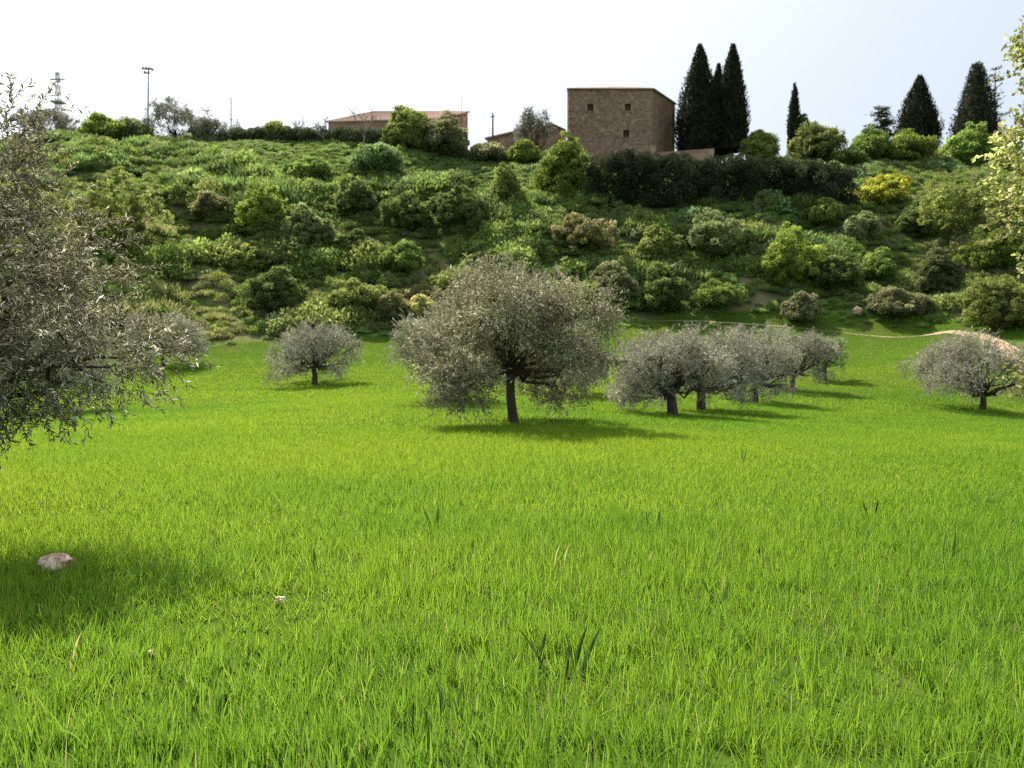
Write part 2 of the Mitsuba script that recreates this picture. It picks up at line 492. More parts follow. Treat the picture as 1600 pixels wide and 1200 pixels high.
def make_tree(key, base, fork, lobes, seed, twigs, per, length, L, W, palette, mat='mat_olive', trunk_r=0.14, droop=0.3, twig_tubes=False, shell=0.45, twig_r=0.004, bark='mat_bark', low=-0.8, branches=5, tuft=16, tuft_r=0.2):
    """Trunk, limbs that reach into every lobe, and a crown of leafy twigs."""
    r = np.random.default_rng(seed)
    base, fork = np.asarray(base, float), np.asarray(fork, float)
    tr = Tubes()
    path = gaussian_filter(bend(base - [0, 0, 0.15], fork, r, 0.09, 8), [1.0, 0], mode='nearest')
    rad = trunk_r * np.linspace(1.0, 0.72, 8)
    rad[0] *= 1.5
    rad[1] *= 1.12
    tr.add(path, rad, 9)
    part(key, 'trunk', tr.build(), bark, smooth=True)
    lm = Tubes()
    pts, outs, own = lobe_points(lobes, max(twigs // tuft, 8), r, shell, low)
    k = np.repeat(np.arange(len(pts)), tuft)
    e = unit(rand_dirs(len(k), r) + outs[k] * 0.6)
    own = own[k]
    pts, outs = pts[k] + e * (tuft_r * (0.3 + 0.9 * r.random(len(k))) * (0.7 + 0.6 * r.random(len(pts)))[k])[:, None], e
    shade = np.exp(r.normal(0, 0.2, (len(k) // tuft, 1)))[k // 1]
    for j, l in enumerate(np.asarray(lobes, float)):
        c = l[:3] - [0, 0, 0.25 * l[5]]
        path = bend(fork - [0, 0, 0.04], c, r, 0.16, 7)
        lm.add(path, trunk_r * np.linspace(*((0.5, 0.18) if j < 6 else (0.26, 0.07)), 7), 6)
        mine = np.nonzero(own == j)[0]
        for i in r.permutation(mine)[:branches * 3]:
            q = bend(path[r.integers(3, 7)], pts[i], r, 0.14, 5)
            lm.add(q, trunk_r * np.linspace(0.16, 0.04, 5), 4)
    lv = Leaves()
    twig_leaves(lv, lm if twig_tubes else None, pts, outs, r, per, length, L, W, palette, droop, twig_r, shade=shade)
    part(key, 'limb', lm.build(), bark, smooth=True)
    m, c = lv.build()
    part(key, 'crown', m, mat, color=c)


def olive(px, py, Y, w, top, label, seed, fork_h=0.9, twigs=900, per=16, L=0.075, W=0.02, drop=0.25, skirt=0.55, trunk_r=0.14, group='olive trees in the meadow', lean=0.0, palette=OLIVE):
    """An olive tree whose trunk meets the ground at pixel (px, py), w photo pixels wide, its top at row top."""
    g = hit(px, py, Y - 4, Y + 5) if Y < 80 else np.array([*at(px, py, Y)[:2], 0])
    g[2] = H(g[0], g[1])
    Y = g[1]
    R, zt = w * Y / FOC / 2, at(px, top, Y)[2]
    h = (zt - g[2]) * 0.91
    r = np.random.default_rng(seed)
    if Y < 80 and twigs < 3000:
        twigs, L, W = int(twigs * 2.3), L * 0.8, W * 0.8
    key = thing('olive_tree', label, 'olive tree', group)
    lobes = [[g[0] + lean * R, g[1], g[2] + h * 0.62, R * 0.42, R * 0.42, h * 0.26]]
    for k in range(34):      # many uneven lobes over a low dome, the outer ones hanging
        a, q = r.random() * 6.283, 0.16 + 0.72 * math.sqrt(r.random())
        dome = skirt + 0.33 * (1 - q * q) + r.normal() * 0.045
        if q > 0.55 and r.random() < 0.6:
            dome = skirt - 0.30 * r.random()
            if abs(math.sin(a) + 1) < 0.1:
                continue
        f = 0.13 + 0.13 * r.random()
        lobes.append([g[0] + R * (q * math.cos(a) + lean), g[1] + R * q * math.sin(a), g[2] + h * dome, R * f, R * f, h * (0.10 + 0.09 * r.random())])
    fork = [g[0] + r.normal() * 0.08, g[1], g[2] + fork_h]
    make_tree(key, g, fork, lobes, seed + 1, twigs, per, 0.30 * R / 2.4 + 0.12, L, W, palette, trunk_r=trunk_r, droop=drop, shell=0.3, tuft_r=0.085 * R, tuft=14, branches=1)
    return key


def shrub(px, py, w, h, palette, label, seed, name='shrub', Y=None, cat='shrub', group=None, leaf=None, dens=1.0, lump=0.36, mat='mat_leaf', up=0.35, trunk=True, wide=1.0, flowers=None, deep=0.85, loose=0.0):
    """A leafy bush whose foot is at pixel (px, py), w x h photo pixels large, of many rounded leaf clumps."""
    r = np.random.default_rng(seed)
    if Y is None:
        g = hit(px, py)
    else:
        g = at(px, py, Y)
        g[2] = min(H(g[0], g[1]), g[2])
    top = at(px, py - h, g[1])[2]
    s = g[1] / FOC
    R, hh = w * s / 2 * 0.86, max((top - g[2]) * 0.9, 0.4)
    key = thing(name, label, cat, group)
    leaf = leaf or 0.0021 * g[1]
    # clumps over the outer skin of the bush
    area = 2.2 * R * (R + hh)
    nc = int(np.clip(area / (lump * 0.8) ** 2 * 1.7, 14, 260))
    cc = np.array([g[0], g[1], g[2] + hh * 0.42])
    lobes = [[*cc, R * 0.62, R * 0.6 * deep, hh * 0.44]]
    for j in range(7):
        a, q = 2 * np.pi * (j + r.random()) / 7, 0.35 + 0.4 * r.random()
        f = 0.28 + 0.24 * r.random()
        lobes.append([g[0] + R * q * math.cos(a), g[1] + R * q * deep * math.sin(a), g[2] + hh * (0.22 + 0.42 * r.random() * (1.25 - q)), R * f, R * f, hh * (0.26 + 0.16 * r.random())])
    a = r.random() * 6.28
    lobes.append([g[0] + R * 0.25 * math.cos(a), g[1] + R * 0.2 * math.sin(a), g[2] + hh * 0.74, R * 0.34, R * 0.34, hh * 0.26])
    ctr, d, _ = lobe_points(lobes, nc, r, 0.78, -0.5)
    inner = cc + rand_dirs(nc // 2, r) * [R * 0.6, R * 0.6 * deep, hh * 0.38] * r.random((nc // 2, 1)) ** 0.33
    allc = np.concatenate([ctr, inner])
    outd = np.concatenate([d, unit(inner - cc + 1e-3)])
    ctone = tone(r, len(allc), palette, 0.22)
    per = int(np.clip(dens * 2.6 * (lump ** 2) * 4 / (leaf * leaf * 0.5) / 2, 14, 140))
    k = np.repeat(np.arange(len(allc)), per)
    e = unit(rand_dirs(len(k), r) + outd[k] * 0.55 + [0, 0, up * 0.5])
    size = lump * (0.35 + 0.75 * r.random(len(allc)))
    pos = allc[k] + e * (size[k] * (0.55 + (0.45 + loose) * r.random(len(k))))[:, None] * [1.15, 1.15, 0.85]
    keep = pos[:, 2] > H(pos[:, 0], pos[:, 1]) - 0.1
    k, e, pos = k[keep], e[keep], pos[keep]
    n = len(k)
    col = ctone[k] * np.exp(r.normal(0, 0.16, (n, 1)))
    lv = Leaves()
    sz = leaf * (0.6 + 0.8 * r.random(n))
    lv.add(pos, unit(e * 0.6 + rand_dirs(n, r) * 0.9 + [0, 0, up]), unit(e + rand_dirs(n, r) * 0.55 + [0, 0, 0.3]), sz * 1.2, sz * 0.75, col)
    m, c = lv.build()
    part(key, 'foliage', m, mat, color=c)
    if flowers is not None:
        fc, fn = flowers
        j = r.choice(n, fn)
        fl = Leaves()
        for q in range(3):
            fl.add(pos[j] + e[j] * 0.05, rand_dirs(fn, r), rand_dirs(fn, r), leaf * 0.9, leaf * 0.8, tone(r, fn, [fc], 0.1))
        m, c = fl.build()
        part(key, 'blossom', m, mat, color=c)
    if trunk:
        tb = Tubes()
        for i in range(5):
            tb.add(bend(g + [r.normal() * 0.1, r.normal() * 0.1, -0.2], allc[r.integers(0, len(allc))], r, 0.15, 5), np.linspace(0.06, 0.015, 5) * (0.5 + hh / 4), 5)
        part(key, 'stem', tb.build(), 'mat_bark', smooth=True)
    return key


# --- olives of the meadow
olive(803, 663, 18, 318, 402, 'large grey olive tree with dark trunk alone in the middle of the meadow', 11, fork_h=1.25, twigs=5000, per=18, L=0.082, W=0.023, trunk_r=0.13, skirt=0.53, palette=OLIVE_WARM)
olive(492, 601, 41, 142, 503, 'small low olive tree left of the large central olive, under the bramble slope', 21, fork_h=1.0, twigs=900, per=16, L=0.12, W=0.036, trunk_r=0.17, skirt=0.52)
olive(1052, 649, 27, 182, 520, 'silvery olive tree with short trunk, front one of the pair right of the central olive', 31, fork_h=0.75, twigs=1500, per=16, L=0.095, W=0.026, trunk_r=0.19, lean=-0.1, skirt=0.58)
olive(1096, 642, 29.5, 175, 513, 'olive tree close behind and to the right of the silvery front one of the pair', 41, fork_h=0.75, twigs=1400, per=16, L=0.10, W=0.028, trunk_r=0.19, lean=0.2, skirt=0.58)
olive(1180, 629, 35, 130, 509, 'olive tree third along the row running back to the track, half hidden by the pair', 51, twigs=900, per=16, L=0.11, W=0.032, trunk_r=0.16, lean=0.1)
olive(1236, 610, 43, 120, 506, 'olive tree fourth along the row running back to the track', 61, twigs=800, per=16, L=0.12, W=0.036, trunk_r=0.16)
olive(1290, 596, 49, 70, 521, 'small paler greener olive at the far end of the row by the track', 71, twigs=500, per=16, L=0.13, W=0.04, trunk_r=0.15, palette=OLIVE * [0.9, 1.1, 0.7])
olive(1535, 641, 34, 182, 519, 'domed olive tree standing alone beside the bend of the dirt track', 81, fork_h=0.7, twigs=1500, per=16, L=0.11, W=0.032, trunk_r=0.16, lean=-0.12)
olive(690, 628, 26, 150, 482, 'olive tree peeping out behind the left side of the central olive', 91, twigs=1100, per=16, L=0.095, W=0.026)
olive(880, 617, 33, 150, 500, 'olive tree hidden behind the right side of the central olive', 101, twigs=800, per=16, L=0.11, W=0.032)
olive(255, 574, 49, 125, 488, 'far olive whose crown shows beyond the tip of the big foreground olive', 111, twigs=800, per=16, L=0.13, W=0.04)
olive(85, 613, 36, 170, 480, 'olive hidden behind the big foreground olive, casting the farther shadow', 121, twigs=700, per=16, L=0.11, W=0.032)
olive(88, 643, 27, 190, 470, 'olive hidden behind the big foreground olive, casting the nearer shadow', 131, twigs=800, per=16, L=0.10, W=0.028)

# --- the big olive at the edge of the frame
key = thing('olive_tree', 'big grey olive close by, cut by the left edge, long sprigs reaching into view', 'olive tree', None)
ol = []
for px, py, Y, rx, ry, rz in [(-80, 340, 7.6, 0.82, 1.0, 0.8), (30, 470, 7.2, 0.80, 0.9, 0.55), (120, 545, 7.0, 0.72, 0.7, 0.38), (-40, 560, 6.6, 0.6, 0.6, 0.36), (-30, 235, 7.3, 0.42, 0.5, 0.5),
                              (-330, 330, 7.8, 1.3, 1.3, 1.1), (-300, 540, 7.2, 1.2, 1.2, 0.7), (-520, 450, 8.0, 1.2, 1.3, 1.0), (-300, 420, 9.2, 1.5, 1.1, 0.9), (-280, 430, 6.2, 1.0, 0.8, 0.7), (70, 400, 7.8, 0.55, 0.6, 0.4)]:
    Y, f = Y - 0.8, 0.91
    ol.append([*at(px, py, Y), rx * f, ry * f, rz * f])
gb = np.array([-6.3, 7.0, 0.0])
gb[2] = H(gb[0], gb[1])
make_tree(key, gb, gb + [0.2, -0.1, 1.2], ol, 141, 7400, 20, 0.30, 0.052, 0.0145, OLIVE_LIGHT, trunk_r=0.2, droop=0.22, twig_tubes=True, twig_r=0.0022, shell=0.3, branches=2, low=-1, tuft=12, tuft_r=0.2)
r = np.random.default_rng(5)
sp, st = Leaves(), Tubes()
for (x0, y0), (x1, y1), Y in [((30, 215), (86, 128), 6.6), ((10, 200), (18, 132), 6.8), ((60, 235), (62, 165), 7), ((110, 400), (166, 344), 6.6), ((130, 430), (260, 415), 6.5), ((150, 470), (215, 462), 6.6), ((20, 640), (115, 660), 6.0), ((10, 640), (12, 682), 6.0), ((60, 630), (84, 682), 6.0), ((220, 540), (300, 572), 6.9), ((200, 560), (235, 602), 6.9), ((80, 290), (118, 255), 7), ((170, 500), (230, 500), 6.9), ((150, 360), (160, 352), 6.8)]:
    p = bend(at(x0, y0, Y + 0.1), at(x1, y1, Y), r, 0.08, 9)
    part(key, 'sprig', Tubes().add(p, np.linspace(0.004, 0.0015, 9), 4).build(), 'mat_bark', smooth=True)
    L = np.linalg.norm(p[-1] - p[0])
    n = int(L / 0.009) + 6
    t = np.sort(r.random(n))
    b = np.stack([np.interp(t, np.linspace(0, 1, 9), p[:, i]) for i in range(3)], 1)
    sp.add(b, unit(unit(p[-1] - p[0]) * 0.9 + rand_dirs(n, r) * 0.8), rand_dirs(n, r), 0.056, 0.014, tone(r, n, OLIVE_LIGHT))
m, c = sp.build()
part(key, 'crown', m, 'mat_olive', color=c)

# --- pale leaved tree at the other edge of the frame
PALE = np.array([[0.34, 0.39, 0.12], [0.42, 0.44, 0.18], [0.25, 0.31, 0.08], [0.46, 0.43, 0.22]])
key = thing('spring_tree', 'tree with pale yellow green spring leaves cut by the right edge of the photo', 'tree')
ol = [[*at(px, py, Y), rx, ry, rz] for px, py, Y, rx, ry, rz in [(1662, 265, 12, 0.95, 0.9, 0.72), (1648, 110, 12, 0.36, 0.4, 0.8), (1650, 350, 12, 0.7, 0.7, 0.5), (1790, 200, 12.5, 1.2, 1.2, 1.3), (1645, 605, 11.5, 0.32, 0.35, 0.3), (1780, 420, 12.5, 1.1, 1.0, 0.9)]]
gb = np.array([11.0, 12.5, 0.0])
gb[2] = H(gb[0], gb[1])
make_tree(key, gb, gb + [-0.3, -0.1, 1.6], ol, 151, 2100, 9, 0.32, 0.085, 0.06, PALE, mat='mat_leaf', trunk_r=0.13, droop=0.05, twig_tubes=True, shell=0.3, branches=2, low=-1, tuft=14, tuft_r=0.2)

# ------------------------------------------------------------------ undergrowth on the slope
GREEN = np.array([[0.21, 0.31, 0.075], [0.25, 0.35, 0.09], [0.165, 0.26, 0.065]])
HERB = np.array([[0.23, 0.40, 0.11], [0.19, 0.36, 0.10], [0.28, 0.44, 0.12]])
DARK = np.array([[0.11, 0.175, 0.055], [0.14, 0.21, 0.065], [0.085, 0.14, 0.048]])
LIME = np.array([[0.29, 0.40, 0.065], [0.24, 0.34, 0.055], [0.33, 0.42, 0.08]])
OLV = np.array([[0.26, 0.31, 0.09], [0.31, 0.35, 0.105], [0.21, 0.26, 0.075]])
BROWN = np.array([[0.27, 0.235, 0.13], [0.23, 0.225, 0.105], [0.31, 0.265, 0.16]])
GREY = np.array([[0.24, 0.29, 0.14], [0.28, 0.32, 0.17], [0.20, 0.25, 0.105]])
BLUE = np.array([[0.20, 0.33, 0.14], [0.24, 0.37, 0.17], [0.16, 0.28, 0.11]])
YELLOW = np.array([[0.42, 0.42, 0.07], [0.36, 0.37, 0.06], [0.27, 0.31, 0.06]])
VERYDARK = np.array([[0.034, 0.048, 0.027], [0.046, 0.062, 0.032], [0.062, 0.076, 0.038]])
MAUVE = np.array([[0.25, 0.235, 0.145], [0.215, 0.23, 0.115], [0.28, 0.265, 0.165]])

MEAN = np.array([0.215, 0.285, 0.085])
BROWN, GREY, MAUVE, BLUE, OLV, LIME, DARK = (p * 0.68 + MEAN * 0.32 * k for p, k in ((BROWN, 0.9), (GREY, 1), (MAUVE, 0.9), (BLUE, 1), (OLV, 1), (LIME * 0.92, 1), (DARK * 1.1, 0.7)))


def clump(palette, radius, h, leaf, n, seed, up, thin=0.6):
    r = np.random.default_rng(seed)
    lv = Leaves()
    d = rand_dirs(n, r)
    d[:, 2] = np.abs(d[:, 2])
    bump = 0.6 + 0.7 * meshkit.fbm(d * 2.4 + seed, 3, 6)
    pos = d * [radius, radius, h] * (bump * (0.72 + 0.3 * r.random(n)))[:, None] - [0, 0, 0.15]
    sub = tone(r, 40, palette, 0.22)
    which = cKDTree(rand_dirs(40, r)).query(d)[1]
    s = leaf * (0.6 + 0.8 * r.random(n))
    lv.add(pos, unit(d * 0.5 + rand_dirs(n, r) * 0.9 + [0, 0, up]), unit(d + rand_dirs(n, r) * 0.6 + [0, 0, 0.3]), s * 1.25, s * 1.25 * thin, sub[which] * np.exp(r.normal(0, 0.15, (n, 1))))
    return lv.build()


KINDS = {'green': (GREEN * 0.88, 1.15, 0.9, 0.16, 0.4), 'herb': (HERB * [0.9, 0.82, 0.9], 1.1, 0.6, 0.17, 0.7), 'dark': (DARK, 1.2, 1.1, 0.16, 0.3), 'olv': (OLV, 1.15, 0.95, 0.15, 0.4), 'brown': (BROWN, 1.0, 0.6, 0.14, 0.5), 'blue': (BLUE, 1.1, 0.9, 0.18, 0.5), 'grey': (GREY, 1.1, 0.9, 0.15, 0.5), 'meadow': (HERB * [0.62, 0.55, 0.6], 1.3, 0.42, 0.42, 1.6), 'straw': (OLV * 0.6 + BROWN * 0.5, 1.2, 0.42, 0.40, 1.5)}
for i, (nm, (pal, R, h, lf, up)) in enumerate(KINDS.items()):
    for k in range(2):
        m, c = clump(pal, R, h, lf * 0.8, 1050, 300 + i * 10 + k, up, 0.13 if nm in ('meadow', 'straw') else 0.6)
        scene[f'clump_{nm}_{k}'] = {'type': 'shapegroup', 'leafage': mikit.ply(m, 'mat_leaf', color=c)}
labels['undergrowth'] = {'label': 'tangled brambles, herbs and dry scrub covering the slope', 'category': 'undergrowth', 'kind': 'stuff'}
taken.add('undergrowth')


def mixture(px, py):
    """Which plants cover the slope where: shares of KINDS."""
    if px < 330:
        w = dict(green=2, olv=4, brown=1.5, grey=1.5, dark=1, straw=2) if py > 290 else dict(herb=2, green=2, olv=1.5, brown=0.5, grey=1, meadow=4)
        if py > 430:
            w = dict(olv=3, brown=2.5, green=1.5, straw=3)
    elif px < 800:
        if py < 300:
            w = dict(herb=4, green=3, meadow=4, blue=0.8 + 1.5 * (px > 560), grey=1.0 + (px > 640), dark=0.3)
        elif py < 430:
            w = dict(green=4, olv=2.5, dark=2, grey=1, brown=1, herb=1)
        else:
            w = dict(olv=4, green=2.5, brown=1.5, grey=1, straw=1.5)
    else:
        w = dict(herb=5, green=3, meadow=4, blue=1.2, grey=1.0, brown=0.4, olv=1.2) if py < 470 else dict(herb=2.5, green=2, brown=2, grey=1.5, olv=2)
        if px > 1430:
            w = dict(olv=4, green=2, brown=2, grey=1)
    return w


def to_px(p):
    c, s = math.cos(PITCH), math.sin(PITCH)
    z = p[2] - EYE
    f, u = p[1] * c - z * s, p[1] * s + z * c
    return 800 + FOC * p[0] / f, 600 - FOC * u / f


r = np.random.default_rng(77)
count = 0
spots = [(x, y) for y in np.arange(52, 108, 1.05) for x in np.arange(-0.70 * y - 4, 0.70 * y + 4, 1.05)]
spots += [(x, y) for y in np.arange(84, 99, 0.8) for x in np.arange(-0.66 * y, 4, 0.8)]
for x, y in spots:
    if True:
        xx, yy = x + r.normal() * 0.35, y + r.normal() * 0.35
        edge = is_field(xx, yy - 1.2)
        if is_field(xx, yy + 0.3 + 1.9 * (3 < xx < 42)) or track_tree.query([xx, yy])[0] < 1.5:
            continue
        z = float(H(xx, yy))
        px, py = to_px((xx, yy, z))
        if yy > 92 and 8 < xx < 34:
            continue
        if edge and r.random() < 0.35:
            continue
        w = dict(herb=1, green=0.5) if edge else mixture(px + r.normal() * 60, py + r.normal() * 25)
        ks = list(w)
        big = float(meshkit.fbm(np.array([xx * 0.16, yy * 0.16, 1.0]), 2, 31))
        pr = np.array([w[q] for q in ks]) * np.array([(3.0 if ((hash_i + int(big * 40)) % 3 == 0) else 0.6) for hash_i in range(len(ks))])
        kind = ks[r.choice(len(ks), p=pr / pr.sum())]
        big2 = float(meshkit.fbm(np.array([xx * 0.13, yy * 0.2, 7.0]), 2, 33))
        s = (0.5 + 0.55 * r.random()) * (0.45 + 1.9 * np.clip((big2 - 0.25) / 0.5, 0, 1) ** 1.3)
        s = max(s, 0.66)
        if yy > 84 and px < 840 and py < 290:
            s *= 0.7
        if edge:
            s *= 0.5
        a = r.random() * 6.283
        count += 1
        scene[f'undergrowth__{count:04d}'] = {'type': 'instance', 'group': {'type': 'ref', 'id': f'clump_{kind}_{r.integers(0, 2)}'},
                                              'to_world': T().translate([xx, yy, z]).rotate([0, 0, 1], math.degrees(a)).scale([s, s, s * (0.8 + 0.5 * r.random())])}

# ------------------------------------------------------------------ shrubs one can tell apart on the slope
SH = 'shrubs on the hillside'
S = [
    (175, 405, 190, 155, OLV, 'wide olive green thicket on the slope just beyond the foreground olive'),
    (415, 372, 85, 90, LIME, 'bright yellow green bush high on the left half of the slope'),
    (482, 388, 85, 72, GREY, 'dull grey green bush beside the bright yellow green one'),
    (425, 490, 110, 78, DARK, 'dark round bush with a pale top, low on the slope above the small olive'),
    (551, 417, 68, 62, DARK, 'small round dark bush in the middle of the bramble slope'),
    (560, 488, 100, 52, OLV, 'low olive green bush at the slope foot above the small olive'),
    (615, 508, 55, 58, BROWN, 'brownish dark shrub at the slope foot left of the central olive'),
    (556, 345, 80, 75, DARK, 'dark bush starting the shadowy row under the long house'),
    (640, 362, 95, 66, DARK, 'second dark bush of the shadowy row under the long house'),
    (712, 360, 95, 78, DARK, 'third and tallest dark bush of the shadowy row under the long house'),
    (628, 425, 80, 50, GREEN, 'rounded mid green bush under the shadowy row'),
    (760, 428, 80, 42, LIME, 'lime green low bush directly behind the top of the central olive'),
    (720, 458, 120, 40, OLV, 'long low olive green mound behind the left of the central olive'),
    (400, 425, 90, 48, OLV, 'olive green mound between the yellow green bush and the dark round bush'),
    (330, 345, 80, 48, BROWN, 'dry brown scrub patch on the left of the slope'),
    (480, 290, 90, 50, GREEN, 'green bramble mound below the crest on the left'),
    (590, 270, 100, 50, BLUE, 'bluish green leafy mound under the long house'),
    (790, 330, 70, 80, OLV, 'olive green bush at the foot of the light green tree'),
    (912, 400, 120, 72, BROWN, 'dry reddish brown bush behind the top of the central olive'),
    (960, 480, 90, 80, MAUVE, 'brown twiggy bush behind the right of the central olive'),
    (1036, 492, 92, 88, DARK, 'deep green bush at the slope foot above the olive pair'),
    (1030, 408, 90, 60, OLV, 'olive green bush in the middle of the right slope'),
    (1115, 405, 130, 85, GREY, 'big grey green rounded bush under the dark hedge'),
    (1234, 450, 122, 108, LIME, 'large round lime green bush standing out on the right slope'),
    (1312, 455, 80, 62, DARK, 'dark low bush at the foot of the large round lime bush'),
    (1370, 440, 66, 56, GREEN, 'small green bush right of the large round lime bush'),
    (1120, 480, 90, 42, GREEN * 0.8, 'fresh green low mound at the slope foot'),
    (1250, 503, 66, 48, MAUVE, 'mauve brown shrub beside the track at the slope foot'),
    (1400, 495, 110, 48, MAUVE, 'mauve brown shrub wide and low near the bend of the track'),
    (1466, 468, 66, 90, GREY * 0.55, 'dark prickly shrub dotted with pale spots right of the lime bush'),
    (1345, 378, 80, 50, GREY, 'grey green bush above the small green one on the right slope'),
    (1430, 370, 60, 60, DARK, 'dark bush under the yellow flowering broom'),
    (1500, 375, 150, 105, OLV, 'large olive green bush high on the slope near the pale spring tree'),
    (1555, 425, 120, 80, LIME * 0.75, 'yellowish green bush behind the pale spring tree'),
    (1560, 515, 120, 95, OLV * 0.8, 'broad dull olive bush above the bend of the dirt track'),
    (660, 480, 70, 40, BROWN, 'rusty scrub at the slope foot beside the brownish dark shrub'),
    (1290, 350, 90, 40, GREEN * 0.8, 'fresh green mound right under the dark hedge'),
]
for i, (px, py, w, h, pal, lab) in enumerate(S):
    fl = ((0.75, 0.75, 0.70), 40) if 'pale spots' in lab else None
    shrub(px, py, w, h, pal, lab, 500 + i, group=SH, flowers=fl)
shrub(655, 500, 60, 40, np.array([[0.5, 0.47, 0.2], [0.42, 0.42, 0.16]]), 'pale cream flowering bush at the left edge of the central olive crown', 590, group=SH)
shrub(1380, 322, 112, 56, YELLOW * 1.2, 'bright yellow flowering broom at the right end of the dark hedge', 560, name='broom', group=None, up=1.0)

# --- the tall dark hedge below the tower
hk = thing('tall_hedge', 'tall dark evergreen hedge running across below the stone tower', 'hedge')
r = np.random.default_rng(88)
lv, tb = Leaves(), Tubes()
for px in np.linspace(945, 1318, 18):
    g = hit(px, 327 + r.normal() * 2)
    topy = np.interp(px, [930, 1000, 1100, 1200, 1330], [240, 243, 254, 252, 264]) + r.normal() * 4
    Y = g[1] + 0.8
    top = at(px, topy, Y)[2]
    hh = top - g[2]
    for c in range(44):
        q = np.array([g[0] + r.normal() * 1.0, Y + r.normal() * 0.8, g[2] + hh * (0.03 + 0.93 * r.random())])
        n = 130
        e = unit(rand_dirs(n, r) + [0, -0.3, 0.2])
        pos = q + e * (0.75 * (0.5 + 0.5 * r.random(n)))[:, None]
        sz = 0.19 * (0.6 + 0.8 * r.random(n))
        lv.add(pos, unit(e * 0.6 + rand_dirs(n, r) + [0, 0, 0.4]), unit(e + rand_dirs(n, r) * 0.6), sz * 1.2, sz * 0.7, tone(r, 1, VERYDARK, 0.2) * np.exp(r.normal(0, 0.16, (n, 1))))
    tb.add(bend([g[0], Y, g[2] - 0.3], [g[0], Y, top - 0.8], r, 0.05, 6), np.linspace(0.12, 0.03, 6), 5)
m, c = lv.build()
part(hk, 'foliage', m, 'mat_dark_leaf', color=c)
part(hk, 'stem', tb.build(), 'mat_bark', smooth=True)

# --- the clipped hedge along the crest
hk = thing('crest_hedge', 'low dark clipped hedge along the crest in front of the long house', 'hedge')
lv, tb = Leaves(), Tubes()
for px in np.linspace(365, 690, 30):
    q0 = at(px, 217, 99)
    q0[2] = H(q0[0], q0[1])
    top = at(px, 201 + r.normal() * 1.2, 99)[2]
    part(hk, 'stem', Tubes().add([q0 - [0, 0, 0.2], [q0[0], q0[1], (q0[2] + top) / 2]], [0.06, 0.03], 5).build(), 'mat_bark', smooth=True)
    for c in range(16):
        q = np.array([q0[0] + r.normal() * 0.4, q0[1] + r.normal() * 0.4, q0[2] + (top - q0[2] - 0.35) * (c + r.random()) / 16])
        n = 110
        e = rand_dirs(n, r)
        lv.add(q + e * 0.45, unit(e + rand_dirs(n, r)), unit(e + rand_dirs(n, r) * 0.5), 0.24, 0.16, tone(r, 1, VERYDARK * 2.0 + [0.02, 0.02, 0.008], 0.2) * np.exp(r.normal(0, 0.2, (n, 1))))
m, c = lv.build()
part(hk, 'foliage', m, 'mat_dark_leaf', color=c)

# ------------------------------------------------------------------ trees of the crest


def on_top(px, Y):
    g = at(px, 240, Y)
    g[2] = H(g[0], g[1])
    return g


CYP = np.array([[0.024, 0.033, 0.020], [0.030, 0.039, 0.023], [0.019, 0.027, 0.017], [0.046, 0.048, 0.028]])


